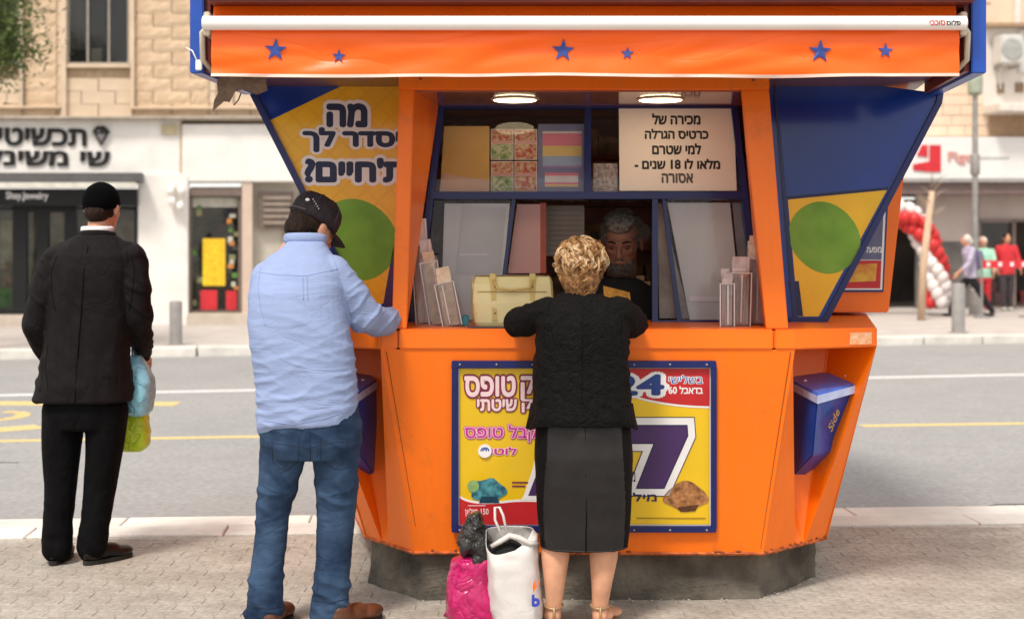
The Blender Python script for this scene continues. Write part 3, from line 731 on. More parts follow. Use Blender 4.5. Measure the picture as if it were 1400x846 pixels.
# red barrier ribbon
p0, p1 = at(1342,352,28.2), at(1470,362,28.6)
t = simple('barrier', 'red and white barrier ribbon stretched before the shop with red goods', 'barrier', (p0.x,28.3,0))
for p in (p0, at(1404,355,28.4), p1): MB().lathe([(.16,0),(.16,.03),(.025,.05),(.025,1.2),(.04,1.22)], (p.x,p.y,0), 12).build('post', STEEL, t, 40)
MB().hull2([(p0.x,p0.y,.98),(p1.x,p1.y,.98),(p1.x,p1.y,1.14),(p0.x,p0.y,1.14)],[(p0.x,p0.y-.01,.98),(p1.x,p1.y-.01,.98),(p1.x,p1.y-.01,1.14),(p0.x,p0.y-.01,1.14)]).build('ribbon', REDC, t)
wb = MB()
for k in range(8):
    f_ = (k+.4)/8; a = p0.lerp(p1, f_); b = p0.lerp(p1, f_+.035); wb = MB().hull2([(a.x,a.y-.012,1.02),(b.x,b.y-.012,1.02),(b.x,b.y-.012,1.10),(a.x,a.y-.012,1.10)],[(a.x,a.y-.02,1.02),(b.x,b.y-.02,1.02),(b.x,b.y-.02,1.10),(a.x,a.y-.02,1.10)]); wb.build('white_print', PWHITE, t)

# tree at the left edge
random.seed(21)
tx, ty = -8.05, 19.0
t = simple('street_tree', 'dark green tree whose drooping branches hang at the upper left edge', 'tree', (tx,ty,0))
tb = MB().tube([(tx,ty,-.05),(tx+.05,ty,1.5),(tx-.03,ty+.1,3.0),(tx,ty,4.6),(tx+.1,ty,6.2)], [.2,.15,.13,.1,.04], 12)
ends = []
for k in range(20):
    a = random.uniform(0,2*pi) if k > 13 else random.uniform(-.9,.6); z = random.uniform(3.5,5.6); l = random.uniform(.9,1.45)
    pts = [Vector((tx,ty,z)), Vector((tx+cos(a)*l*.5,ty+sin(a)*l*.5,z+.35)), Vector((tx+cos(a)*l,ty+sin(a)*l,z+.35))]
    tb.tube(pts, [.05,.03,.012], 7); ends += [pts[1], pts[2], pts[1].lerp(pts[2],.5)]
tb.build('trunk', BARK, t, True)
lf = MB()
for e in ends:
    for k in range(300):
        p = e + Vector((random.gauss(0,.26), random.gauss(0,.26), random.gauss(.05,.2)))
        a = random.uniform(0,2*pi); tl = random.uniform(-1.1,.6); d = Vector((cos(a)*cos(tl), sin(a)*cos(tl), sin(tl)))
        s_ = d.cross(Vector((random.uniform(-1,1),random.uniform(-1,1),random.uniform(-1,1)))).normalized()*.014; l = random.uniform(.07,.14)
        lf.add([p, p+d*l*.5+s_, p+d*l, p+d*l*.5-s_], [(0,1,2,3)])
lf.build('crown', LEAF, t)
# ================================================================== THE KIOSK
kio = empty('kiosk', (.32, 7.4, 0), 'orange and blue lottery kiosk with star awning and serving window', 'kiosk')
WP = Pl((0,6.40,1.153), (0,-.972,.12))            # plane of the glazing
FP = Pl((0,5.87,1.07), (0,-.863,-.1))             # front of the counter body
ZT, ZL, ZB = 1.153, 1.07, .207
TOP = [(-.54,5.87),(1.16,5.86),(1.536,6.01),(1.80,7.25),(1.80,8.3),(1.5,9.2),(-.9,9.2),(-1.15,8.3),(-1.12,7.25),(-.875,6.06)]
BOT = [(-.415,5.985),(1.054,5.965),(1.39,6.28),(1.55,7.3),(1.55,8.3),(1.3,8.95),(-.65,8.95),(-.85,8.3),(-.85,7.3),(-.652,6.31)]
V3 = lambda p, z: Vector((p[0], p[1], z))
body = MB()
for i in list(range(2, 9)) + [0]:
    j = (i+1) % 10
    body.add([V3(TOP[i],ZL),V3(TOP[j],ZL),V3(BOT[j],ZB),V3(BOT[i],ZB)], [(0,1,2,3)])
body.add([V3(p,ZB) for p in BOT], [tuple(range(10))])
def diag(A, B, C, D, mir):
    """recessed corner facet: A,B front corner top/bottom, D,C outer corner top/bottom"""
    d = (C-B); M1 = B + d*.50; M2 = B + d*.62
    inw = Vector((-.25*mir, 1, 0)).normalized()
    E = A.lerp(D,.12) + inw*.38; Fp_ = A.lerp(D,.82) + inw*.30
    body.add([A,B,M1,E],[(0,1,2,3)]); body.add([E,M1,M2,Fp_],[(0,1,2,3)]); body.add([Fp_,M2,C,D],[(0,1,2,3)]); body.add([A,E,Fp_,D],[(0,1,2,3)])
diag(V3(TOP[1],ZL),V3(BOT[1],ZB),V3(BOT[2],ZB),V3(TOP[2],ZL), 1)
diag(V3(TOP[0],ZL),V3(BOT[0],ZB),V3(BOT[9],ZB),V3(TOP[9],ZL), -1)
o = body.build('body', ORANGE, kio, bevel=.006)
# dark seams at the edges of the front sheet
for i,s_ in ((0,1),(1,-1)):
    sm = MB()
    a = V3(TOP[i],ZL-.01)+Vector((s_*.012,-.001,0)); b = V3(BOT[i],ZB+.02)+Vector((s_*.012,-.001,0)); 
    if i == 0: a.x += .01; b.x += .012
    sm.hull2([a+Vector((-.0015,0,0)),a+Vector((.0015,0,0)),b+Vector((.0015,0,0)),b+Vector((-.0015,0,0))],[p+Vector((0,-.0015,0)) for p in (a+Vector((-.0015,0,0)),a+Vector((.0015,0,0)),b+Vector((.0015,0,0)),b+Vector((-.0015,0,0)))]); sm.build('seam', mat('seam_dark',(.28,.06,.01),.8), kio)

# rim of the base sheet
rim = MB()
rim.tube([V3(p,ZB) for p in BOT]+[V3(BOT[0],ZB)], .008, 6); rim.build('bottom_rim', mat('rust_orange',(.45,.10,.02),.7,.5,30), kio)
# counter: top board in pieces with seams
def off(p, k): c = Vector((.33,7.5)); v = Vector(p)-c; q = c+v*(1+k); return (q.x,q.y)
def slab(name, pts, z0, z1, m=ORANGE, bev=.006): return MB().hull2([V3(p,z0) for p in pts],[V3(p,z1) for p in pts]).build(name, m, kio, bevel=bev)
T = [off(p,.004) for p in TOP]
slab('counter', [(-.468,5.862),(1.077,5.852),(1.077,6.55),(-.468,6.55)], ZL, ZT)
slab('counter', [(-.472,5.864),T[0],T[9],T[8],(-.472,7.25)], ZL, ZT-.001)
slab('counter', [(1.081,5.853),T[1],T[2],T[3],(1.081,7.24)], ZL, ZT-.001)
slab('counter', [T[3],T[4],T[5],T[6],T[7],T[8],(-.47,7.26),(1.08,7.26)], ZL, ZT-.002)
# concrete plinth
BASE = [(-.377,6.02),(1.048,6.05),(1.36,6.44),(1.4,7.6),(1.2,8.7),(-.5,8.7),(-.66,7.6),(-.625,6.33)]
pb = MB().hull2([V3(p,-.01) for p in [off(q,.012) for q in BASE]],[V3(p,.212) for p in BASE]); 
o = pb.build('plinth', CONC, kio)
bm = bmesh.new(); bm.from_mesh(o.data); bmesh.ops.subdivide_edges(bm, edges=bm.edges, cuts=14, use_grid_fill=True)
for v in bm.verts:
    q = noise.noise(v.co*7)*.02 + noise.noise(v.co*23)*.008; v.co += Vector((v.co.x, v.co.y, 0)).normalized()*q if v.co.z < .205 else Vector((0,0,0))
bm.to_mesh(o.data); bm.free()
# ---- front poster with frame
fr_ = MB(); 
FX0,FX1,FY0,FY1 = 618,978,492,725
for q in ((FX0,FY0,FX1,FY0+9),(FX0,FY1-8,FX1,FY1),(FX0,FY0+9,FX0+9,FY1-8),(FX1-7,FY0+9,FX1,FY1-8)): FP.rect(*q, .003, .026, fr_)
pf = fr_.build('poster_frame', NAVY, kio, bevel=.002)
FP.rect(FX0+4,FY0+4,FX1-4,FY1-4,.002,.008).build('backing', PWHITE, pf)
FP.rect(FX0+10.5,FY0+11,FX1-8.5,FY1-9.5,.008,.0095).build('poster_print', mat('print_yellow_front',(.78,.50,.008),.3,.05,5,coat=.5), pf)
sc = MB()
for x in (629,679,728,866,915,965): 
    a,b = FP.at(x,496.5); sc.sphere(FP.w(a,b,.027),(.005,.004,.005),8,6)
    a,b = FP.at(x,721.5); sc.sphere(FP.w(a,b,.027),(.005,.004,.005),8,6)
sc.build('screw', STEEL, pf, True)
def pr(pts, lvl, m, name='print', P=FP, par=None, base=.0098): return P.poly(pts, base+lvl*.0006, base+lvl*.0006+.0005).build(name, m, par or pf)
def arc(p0, c, p1, n=14): return [((1-t)**2*p0[0]+2*(1-t)*t*c[0]+t*t*p1[0], (1-t)**2*p0[1]+2*(1-t)*t*c[1]+t*t*p1[1]) for t in [i/n for i in range(n+1)]]
pr([(835,503),(969.5,503)]+arc((969.5,557),(905,556),(862,541))+[(835,530)], 1, PWHITE)
pr([(835,503),(969.5,503)]+arc((969.5,554),(905,553),(862,538))+[(835,527)], 2, PRED)
pr([(628.5,715.5)]+arc((628.5,676),(645,688),(690,683))+arc((690,683),(720,679),(760,684))+[(760,715.5)], 1, PWHITE)
pr([(628.5,715.5)]+arc((628.5,679),(645,691),(690,686))+arc((690,686),(720,682),(760,687))+[(760,715.5)], 2, PRED)
def L(body, box, m, bold, outl=(), lvl=4, P=FP, par=None, base=.0098, **k): return lettering(P, heb(body), box, base+lvl*.0006, m, par or pf, bold, outl, .0006, **k)
L('טופס', (636,514,704,540), PPINKW, .035, [(.10,PMAR)])
L('ק', (713,514,731,545), PPINKW, .035, [(.10,PMAR)])
L('שיטתי', (653,545,706,560), PPINKW, .035, [(.11,PMAR)])
L('ק', (714,545,728,562), PPINKW, .03, [(.11,PMAR)])
L('קבל טופס', (636,580,735,602), PMAG, .02, [(.10,PMAG),(.06,PPINKW)])
L('לוטו', (671,610,706,620), PMAG, .03, [(.08,PPINKW)])
c = FP.at(663,615); MB().lathe([(.028,0),(.028,.001)], FP.w(c[0],c[1],.013), 20, Matrix.Rotation(pi/2,3,'X')).build('emblem_disc', PWHITE, pf)
L('@', (657,610,669,620), mat('print_blue',(.03,.10,.40),.4), .03, lvl=7)
L('24', (838,512,905,538), mat('print_deep_blue',(.02,.05,.22),.4), .04, [(.14,PWHITE)])
L('בשלישי', (914,512,960,523), mat('print_blue',(.03,.10,.40),.4), .0, [(.06,PWHITE)])
L('בדאבל 60 עד', (897,527,960,537), PWHITE, .03)
# the large 7 with its white edge and a thin navy line
def grow(pts, k):
    out = []
    n = len(pts)
    for i in range(n):
        a,b,c = Vector(pts[i-1]),Vector(pts[i]),Vector(pts[(i+1)%n]); d1=(b-a).normalized(); d2=(c-b).normalized()
        n1=Vector((d1.y,-d1.x)); n2=Vector((d2.y,-d2.x)); m_=(n1+n2).normalized(); out.append(tuple(b+m_*min(k/max(.35,m_.dot(n1)),k*1.8)))
    return out
def seven(dx):
    s7 = [(812,581),(938,581),(939,594),(907,665),(871,665),(895,604),(812,604)]
    s7 = [(x+dx,y) for x,y in s7]
    A_ = [FP.at(*p) for p in s7]
    pr(grow(s7,12.2), 2, PNAVY); pr(grow(s7,11), 3, PWHITE); pr(grow(s7,1.6), 4, PNAVY); pr(s7, 5, PPUR)
seven(0)
pr([(736,604),(728,640),(716,676),(712,682),(745,682),(745,604)], 2, PWHITE)
pr([(742,612),(734,645),(722,676),(745,676)], 3, PPUR)
L('מיליון', (846,672,897,687), PNAVY, .02)
L('מיליון', (850,640,868,662), PNAVY, .02)
# plain coloured patches where small pictures are printed
pr([(905+30*cos(a)*(1+.12*sin(3*a))+32, 677+19*sin(a)*(1+.15*cos(4*a))) for a in [2*pi*i/26 for i in range(26)]], 3, PBRN)
pr([(960,676),(969,679),(958,686)], 3, PBRN); pr([(925,692),(955,688),(950,697),(930,698)], 4, mat('print_dark_brown',(.10,.04,.015),.4,.3,20))
pr([(667+24*cos(a)*(1+.12*sin(3*a+1)), 669+16*sin(a)*(1+.12*cos(5*a))) for a in [2*pi*i/26 for i in range(26)]], 3, PTEAL)
pr([(647+8*cos(a), 663+8*sin(a)) for a in [2*pi*i/16 for i in range(16)]], 4, mat('print_pale_green',(.25,.42,.15),.4,.2,20))
pr([(655,686),(683,686),(680,677),(658,677)], 4, mat('print_dark_teal',(.012,.05,.09),.4,.3,20))
L('150 מיליון', (636,693,668,704), PPINKW, .02)
pr([(640,689),(664,689),(664,690),(640,690)], 4, PPINKW); pr([(870,706),(964,706),(964,707.4),(870,707.4)], 3, mat('print_fine',(.35,.22,.02),.5))
pr([(700,657),(722,657),(722,659),(700,659)], 3, PMAR); pr([(700,662),(718,662),(718,664),(700,664)], 3, PMAR)

# ---- portal round the window
def wedge(name, A, B, m=ORANGE, bev=.004): return MB().hull2([Vector(p) for p in A],[Vector(p) for p in B]).build(name, m, kio, bevel=bev)
yb, yt = 5.885, 5.92
x0t, x0b, i0t, i0b = -.470, -.497, -.408, -.436      # left post outer/inner at top/bottom
x1t, x1b, i1t, i1b = 1.070, 1.143, .952, 1.052
zt, zi = 2.222, 2.146
wedge('portal_post', [(x0b,yb,ZT),(i0b,yb,ZT),(-.470,6.40,ZT),(x0b-.03,6.44,ZT)], [(x0t,yt,zi),(i0t,yt,zi),(-.335,6.52,zi),(x0t-.02,6.56,zi)])
wedge('portal_post', [(i1b,yb,ZT),(x1b,yb,ZT),(x1b+.1,6.44,ZT),(1.118,6.40,ZT)], [(i1t,yt,zi),(x1t,yt,zi),(x1t+.1,6.56,zi),(1.058,6.52,zi)])
wedge('portal_beam', [(x0t-.001,yt-.002,zi),(x1t+.001,yt-.002,zi),(x1t+.1,6.56,zi),(x0t-.02,6.56,zi)], [(x0t-.003,yt-.002,zt),(x1t+.001,yt-.002,zt),(x1t+.1,6.56,zt),(x0t-.02,6.56,zt)])
wedge('portal_lining', [(-.44,5.96,zi-.006),(1.0,5.96,zi-.006),(1.08,6.5,zi-.012),(-.35,6.5,zi-.012)], [(-.44,5.96,zi-.001),(1.0,5.96,zi-.001),(1.08,6.5,zi-.001),(-.35,6.5,zi-.001)], mat('lining_pinkbrown',(.30,.10,.06),.16,.15,4,coat=.6), 0)
for px_ in (704, 903):
    c = at(px_, 133, 6.22); c.z = zi-.008
    cl = MB().lathe([(.108,-.001),(.107,-.004),(.094,-.007)], c, 28).build('lamp_ring', CREAM, kio, True)
    MB().lathe([(.094,-.008),(.090,-.010),(.05,-.014),(.005,-.015)], c, 28).build('lamp_glass', LAMPM, kio, True)
for px_,py_ in ((575,108),(1030,110)):
    a = at(px_,py_,yt-.004); MB().sphere(a,(.006,.003,.006),8,6).build('rivet', mat('rust',(.22,.06,.02),.8), kio, True)

# ---- glazing
fb = MB()
def bar(pts, c0=-.03, c1=.018): return WP.poly(pts, c0, c1, fb)
bar([(599,141),(1007,141),(1009,149),(597,149)]); bar([(599,149),(608,149),(573,443),(563,443)]); bar([(999,149),(1008,149),(1043,443),(1033,443)])
bar([(588,263),(1021,263),(1023,273),(587,273)], -.03,.022); bar([(799,149),(808,149),(808,263),(799,263)], -.028,.016)
bar([(560,441),(745,441),(745,447),(560,447)]); bar([(893,438),(1036,438),(1037,447),(893,447)]); bar([(891,273),(899,273),(899,447),(891,447)],-.02,.021)
wf = fb.build('window_frame', NAVY, kio, bevel=.002)
WP.poly([(700,273),(705,273),(684,441),(678,441)],-.012,.012).build('sliding_rail', NAVY, kio); WP.poly([(905,273),(909,273),(932,438),(925,438)],-.012,.012).build('sliding_rail', NAVY, kio)
def pane(pts, P=WP): return P.poly(pts, -.008, -.004).build('window_pane', PANE, kio)
pane([(608,149),(799,149),(799,263),(595,263)]); pane([(808,149),(999,149),(1013,263),(808,263)])
pane([(594,273),(700,273),(684,441),(574,441)]); pane([(909,273),(1014,273),(1033,438),(930,438)])
# things taped or racked behind the glass
def sheet(name, pts, m, c=-.03, P=WP, par=kio, th=.002): return P.poly(pts, c-th, c).build(name, m, par)
nt_ = sheet('notice_sheet', [(846,149),(1003,148),(1007,261),(847,261)], PAPER, .0005, th=.0012)
def WL(body, box, m=PBLACK, bold=.045, c=.0012, par=None): return lettering(WP, heb(body), box, c, m, par or nt_, bold, (), .0008)
WL('מכירה של', (892,156,957,170)); WL('כרטיס הגרלה', (882,177,968,190)); WL('למי שטרם', (892,197,958,211)); WL('מלאו לו 18 שנים -', (868,218,984,231)); WL('אסורה', (905,238,947,250), mat('print_grey',(.10,.09,.09),.5))
OCH = mat('ochre_sheet', (.62,.36,.07), .5, 0, 2.5, col2=(.70,.45,.16))
sheet('ochre_sheet', [(607,171),(669,171),(669,262),(601,262)], OCH); sheet('ochre_sheet_corner', [(604,236),(669,246),(669,262),(600,262)], mat('ochre_pale',(.62,.42,.28),.5,.1,5), -.026)
TK = [mat('ticket_red', (.45,.06,.04), .5, 0, 60, col2=(.62,.50,.30), detail=1), mat('ticket_green', (.05,.20,.04), .5, 0, 60, col2=(.55,.55,.32), detail=1)]
for i in range(2):
    for j in range(2):
        x, y = 671+i*32.5, 175+j*44
        k = sheet('scratch_ticket', [(x,y),(x+31,y),(x+31,y+42),(x,y+42)], PAPER, -.03)
        sheet('ticket_print', [(x+1,y+1),(x+30,y+1),(x+30,y+19),(x+1,y+19)], TK[0], -.028, par=k, th=.001); sheet('ticket_print', [(x+1,y+21),(x+30,y+21),(x+30,y+41),(x+1,y+41)], TK[1-i], -.028, par=k, th=.001)
        sheet('ticket_band', [(x+2,y+16),(x+29,y+16),(x+29,y+20),(x+2,y+20)], mat('ticket_band',(.66,.35,.3),.5), -.0265, par=k, th=.0005)
rk = sheet('striped_card', [(736,168),(799,168),(799,262),(735,262)], mat('card_blue', (.20,.22,.36), .5))
def stripes(x0,x1,y0,hs,cols):
    for h_,cc in zip(hs,cols):
        sheet('stripe', [(x0,y0),(x1,y0),(x1,y0+h_),(x0,y0+h_)], mat('stripe_'+cc[0], cc[1], .5), -.0285, par=rk, th=.0008); y0 += h_
PK=('pink',(.70,.22,.30)); YL=('yellow',(.75,.55,.2)); LB_=('pale_blue',(.35,.45,.60)); WT=('white',(.7,.66,.66)); LI=('lilac',(.35,.25,.45))
stripes(742,796,178,(3,17,14,13,3),(WT,PK,YL,LB_,LI)); stripes(745,791,235,(4,9,3,3),(PK,WT,PK,YL))
sheet('price_card', [(812,222),(845,222),(845,262),(811,262)], mat('ticket_mix',(.30,.22,.18),.5,0,70,col2=(.65,.55,.48),detail=1))
# pale panels added to imitate whitish reflections and blinds in the lower panes
MIR = mat('reflection_panel', (.60,.62,.59), .25, 0, 1.5, col2=(.76,.76,.72), coat=.3, stretch=(3,1,.4))
sheet('reflection_panel', [(607,276),(697,276),(682,436),(602,436)], MIR, -.05); sheet('reflection_panel', [(632,281),(692,281),(684,372),(624,372)], mat('reflection_panel2',(.60,.62,.60),.3,.04), -.045)
sheet('board_edge', [(628,345),(668,345),(667,348),(627,348)], PWHITE, -.043); sheet('pink_board', [(707,277),(739,277),(739,372),(694,372)], mat('pink_board',(.45,.27,.25),.5,.1,3), -.05)
sheet('pink_board', [(693,374),(739,374),(739,436),(686,436)], mat('brown_board',(.20,.09,.06),.5,.1,3), -.05)
sheet('reflection_panel', [(914,275),(1000,275),(1017,436),(945,436)], MIR, -.05); sheet('board_edge', [(944,404),(995,404),(996,411),(945,411)], PWHITE, -.045); sheet('grey_board', [(1003,275),(1015,275),(1033,436),(1020,436)], mat('grey_board',(.28,.26,.26),.5), -.05)
sheet('grey_wedge', [(900,276),(906,276),(945,434),(903,434)], mat('grey_board2',(.25,.22,.20),.5,.3,9), -.05)
sheet('door_strip', [(739,275),(747,275),(747,372),(739,372)], mat('red_brown_strip',(.30,.05,.02),.4), -.05, th=.02)
sheet('grey_sheet', [(748,275),(801,275),(801,345),(746,345)], mat('grey_sheet',(.17,.15,.13),.7,.1,3), -.14)
for k in range(9): sheet('ruled_line', [(751,281+k*7),(797,281+k*7),(797,282.3+k*7),(751,282.3+k*7)], mat('rule_grey',(.11,.10,.09),.7), -.1385, th=.0006)
# ---- room inside
ri = MB(); IX0,IX1,IY0,IY1,IZ0,IZ1 = -.585,1.305,6.60,7.75,.9,2.2
ri.box((IX0,IY1,IZ0),(IX1,IY1+.03,IZ1)).box((IX0-.013,IY0,IZ0),(IX0,IY1,IZ1)).box((IX1,IY0,IZ0),(IX1+.013,IY1,IZ1)).box((IX0,IY0,IZ1-.02),(IX1,IY1,IZ1))
ri.build('inner_wall', INTB, kio)
sh = MB()
for z in (1.2,1.45,1.7,1.95): sh.box((IX0+.01,7.5,z),(IX1-.01,7.74,z+.02))
sh.build('shelf', mat('shelf_wood',(.18,.08,.04),.6,.2,9), kio)
random.seed(31); gd = MB()
for z in (1.22,1.47,1.72,1.97):
    x = IX0+.03
    while x < IX1-.17:
        w_ = random.uniform(.04,.14); gd.box((x,7.53,z),(x+w_*.9,7.72,z+random.uniform(.08,.17))); x += w_
gd.build('packets', SHELFM, kio)
MB().box((.72,7.15,1.15),(.80,7.4,1.75)).build('rack', mat('rack_goods',(.02,.02,.02),.5,0,22,col2=(.28,.16,.07),detail=2), kio)
c = at(878,318,7.1); MB().lathe([(.045,0),(.045,.01)], c, 18, Matrix.Rotation(pi/2,3,'X')).build('wall_clock', mat('clock_grey',(.35,.34,.32),.5), kio)
sm = MB()
for k in range(7): a = at(872+random.uniform(-6,12), 380+k*8, 6.75); sm.box((a.x-.02,a.y-.01,a.z-.012),(a.x+.02,a.y+.01,a.z+.012))
sm.build('trinkets', SHELFM, kio)

# ---- diagonal wing panels with prints
def wing(pts, P):
    o = P.poly(pts, -.035, 0).build('wing_panel', DPANEL, kio, bevel=.004); return o
RW = Pl((1.3,6.42,1.2), (-.06,-1,0)); LW = Pl((-.4,6.44,1.2), (.05,-1,0))
rw = wing([(1030,96),(1287,128),(1286,140),(1127,441),(1068,441)], RW)
tr = MB(); 
RW.poly([(1281,128),(1289,128),(1287,142),(1130,442),(1122,440),(1279,140)], -.038, .014, tr); RW.poly([(1080,434),(1127,434),(1124,442),(1080,442)], -.03,.010,tr); RW.poly([(1056,105),(1060,105),(1090,435),(1084,435)],-.03,.006,tr)
tr.build('wing_trim', NAVY, kio)
def rpr(pts, lvl, m, name='print'): return RW.poly(pts, .0004+lvl*.0006, .0009+lvl*.0006).build(name, m, rw)
rpr([(1077,272),(1213,259),(1119,432.5),(1091,432.5)], 1, YEL, 'poster_print')
rpr([(1076,269),(1214.5,256),(1213,260),(1077,273)], 2, PNAVY)
rpr([(1127+47*cos(a)*(1+.05*cos(2*a)), 325+49*sin(a)+6*cos(a)) for a in [2*pi*i/32 for i in range(32)]], 3, PGRN)
rpr([(1077,385),(1092,384),(1098,432),(1091,432)], 2, PNAVY)
lw = wing([(344,129),(352,108),(575,90),(575,441),(500,441)], LW)
tr = MB(); LW.poly([(341,128),(349,124),(357,140),(510,441),(501,442)], -.038, .016, tr); tr.build('wing_trim', NAVY, kio)
def lpr(pts, lvl, m, name='print'): return LW.poly(pts, .0004+lvl*.0006, .0009+lvl*.0006).build(name, m, lw)
lpr([(363,168),(492,106),(560,104),(560,300),(545,330),(527,413),(500,425)], 1, YLAT, 'poster_print')
lpr([(548,300),(537,340),(524,415),(532,425),(545,436),(560,436),(560,300)], 2, PPUR)
lpr([(486+56*cos(a)*(1+.04*cos(2*a)), 328+56*sin(a)+5*cos(a)) for a in [2*pi*i/36 for i in range(36)]], 2, PGRN)
def LL(body, box): return lettering(LW, heb(body), box, .0030, PNAVY, lw, .058, [(.17, PWHITE)], .0007)
LL('מה', (449,144,500,172)); LL('יסדר לך', (416,176,547,207)); LL("ת'חיים?", (419,218,552,248))

# ---- side window portals (right one shows past the wing)
P2 = Pl((0,6.95,1.2),(0,-1,0))
def sidebox(pts, name):
    q = [P2.at(*p) for p in pts]; return MB().hull2([Vector((a,6.95,1.2+b)) for a,b in q],[Vector((a,8.45,1.2+b)) for a,b in q]).build(name, ORANGE, kio, bevel=.006)
sidebox([(1040,118),(1243,150),(1235,250),(1215,427),(1120,427),(1060,432)], 'side_portal')
q = [(-.75,1.16),(-.9,1.16),(-.985,1.75),(-1.0,2.15),(-.75,2.15)]
MB().hull2([Vector((a,6.95,z)) for a,z in q],[Vector((a,8.45,z)) for a,z in q]).build('side_portal', ORANGE, kio, bevel=.006)
MB().hull2([(1.86,7.15,1.28),(1.93,7.15,2.0),(1.93,8.25,2.0),(1.86,8.25,1.28)],[(1.875,7.15,1.28),(1.962,7.15,2.0),(1.962,8.25,2.0),(1.875,8.25,1.28)]).build('side_glass', mat('dark_gloss',(.02,.02,.03),.1), kio)
sp_ = P2.poly([(1120,262),(1214,262),(1207,399),(1120,399)], .001, .012).build('side_poster', NAVY, kio)
def spr(pts, l, m): return P2.poly(pts, .012+l*.0008, .0126+l*.0008).build('print', m, sp_)
spr([(1121,264),(1211,264),(1205,396),(1121,396)], 0, PWHITE); spr([(1121,266),(1208,266),(1204,355),(1121,355)], 1, mat('print_slate',(.13,.13,.22),.4,.2,6))
spr([(1121,356),(1204,356),(1202.5,394),(1121,394)], 1, PRED); spr([(1150,362),(1198,360),(1196,384),(1150,386)], 2, mat('print_orange_mix',(.55,.12,.02),.4,0,18,col2=(.75,.45,.05))) 
lettering(P2, heb('מפעל'), (1182,336,1204,345), .0145, PWHITE, sp_, .03, (), .0006)
# walls closing the kiosk behind the wings
MB().box((-.62,6.6,ZT),(-.6,8.9,2.2)).box((1.32,6.6,ZT),(1.34,8.9,2.2)).box((-.62,8.94,ZT),(1.34,8.96,2.2)).build('rear_wall', DPANEL, kio)
MB().box((-.75,8.0,ZT),(-.63,9.0,2.2)).box((1.36,8.0,ZT),(1.45,9.0,2.2)).build('corner_panel', BLUE, kio)

# ---- roof, awning
ZR = 2.225
ROOF = [(-1.14,5.62),(1.74,5.62),(1.87,6.5),(1.95,7.6),(1.87,8.9),(1.4,9.5),(-.75,9.5),(-1.18,8.9),(-1.28,7.6),(-1.2,6.5)]
MB().hull2([V3(p,ZR) for p in ROOF],[V3(p,3.1) for p in ROOF]).build('roof', NAVY, kio, bevel=.01)
MB().hull2([V3(off(p,-.01),ZR-.012) for p in ROOF],[V3(off(p,-.01),ZR-.001) for p in ROOF]).build('soffit', SOFFIT, kio)
for s_,(xa,xb,xc,xd) in enumerate(((-1.228,-1.176,-1.205,-1.15),(1.752,1.808,1.87,1.925))):
    yb_ = 6.38
    MB().hull2([(xa,5.42,2.155),(xb,5.42,2.155),(xd,yb_,2.172),(xc,yb_,2.172)],[(xa,5.42,3.12),(xb,5.42,3.12),(xd,yb_,3.12),(xc,yb_,3.12)]).build('side_fascia', BLUE, kio, bevel=.004)
    i0_,i1_ = (xb,xb+.02) if s_ == 0 else (xa-.02,xa); 
    MB().hull2([(i0_,5.45,2.165),(i1_,5.45,2.165),(i1_+(xd-xb if s_==0 else xc-xa),yb_,2.18),(i0_+(xd-xb if s_==0 else xc-xa),yb_,2.18)],[(i0_,5.45,3.1),(i1_,5.45,3.1),(i1_+(xd-xb if s_==0 else xc-xa),yb_,3.1),(i0_+(xd-xb if s_==0 else xc-xa),yb_,3.1)]).build('fascia_lining', mat('dark_red_metal',(.16,.025,.015),.4,.2,6), kio)
MB().box((-1.14,5.6,2.20),(1.74,5.619,3.08)).build('front_lining', mat('dark_red_metal',(.16,.025,.015),.4,.2,6), kio)
YV = 5.36
def fold(x, z):
    """soft diagonal folds of the hanging fabric"""
    return .006*sin(3.1*x + 6*z) + .004*sin(7.3*x - 9*z + 1) + .016*(1-2*abs(noise.noise(Vector((x*1.6+z*5, z*4.5-x*.6, 3))))) + .008*(1-2*abs(noise.noise(Vector((x*3-z*9, z*7+x, 8)))))-.015
vb = MB(); nx, nz = 150, 14
xa, xb, za, zb = -1.134, 1.687, 2.338, 2.135
def vp(u, v, dy=0):
    x = xa+(xb-xa)*u; z = za+(zb-za)*v + (.003*sin(4*x+1)+.001*sin(11*x))*v; k = min(1, v*2.2); return Vector((x, YV+.005+fold(x,z)*k+dy, z))
g = [[vp(i/nx, j/nz) for i in range(nx+1)] for j in range(nz+1)]; flat = [p for r_ in g for p in r_]
fs = [(j*(nx+1)+i, j*(nx+1)+i+1, (j+1)*(nx+1)+i+1, (j+1)*(nx+1)+i) for j in range(nz) for i in range(nx)]
n0 = len(flat); vb.add(flat+[p+Vector((0,.003,0)) for p in flat], fs + [tuple(q+n0 for q in f)[::-1] for f in fs])
val = vb.build('awning_valance', AWN, kio, True)
hm = MB(); hv = []
for i in range(nx+1):
    p = vp(i/nx, 1); q = vp(i/nx, .945); hv += [p+Vector((0,-.003,0)), q+Vector((0,-.003,0)), q+Vector((0,.006,0)), p+Vector((0,.006,0))]
hm.add(hv, [(4*i+k, 4*i+4+k, 4*i+4+(k+1)%4, 4*i+(k+1)%4) for i in range(nx) for k in range(4)]); hm.build('hem', mat('hem_pale',(.80,.58,.50),.6,.05), val)
VPL = Pl((0,YV,2.2),(0,-1,0))
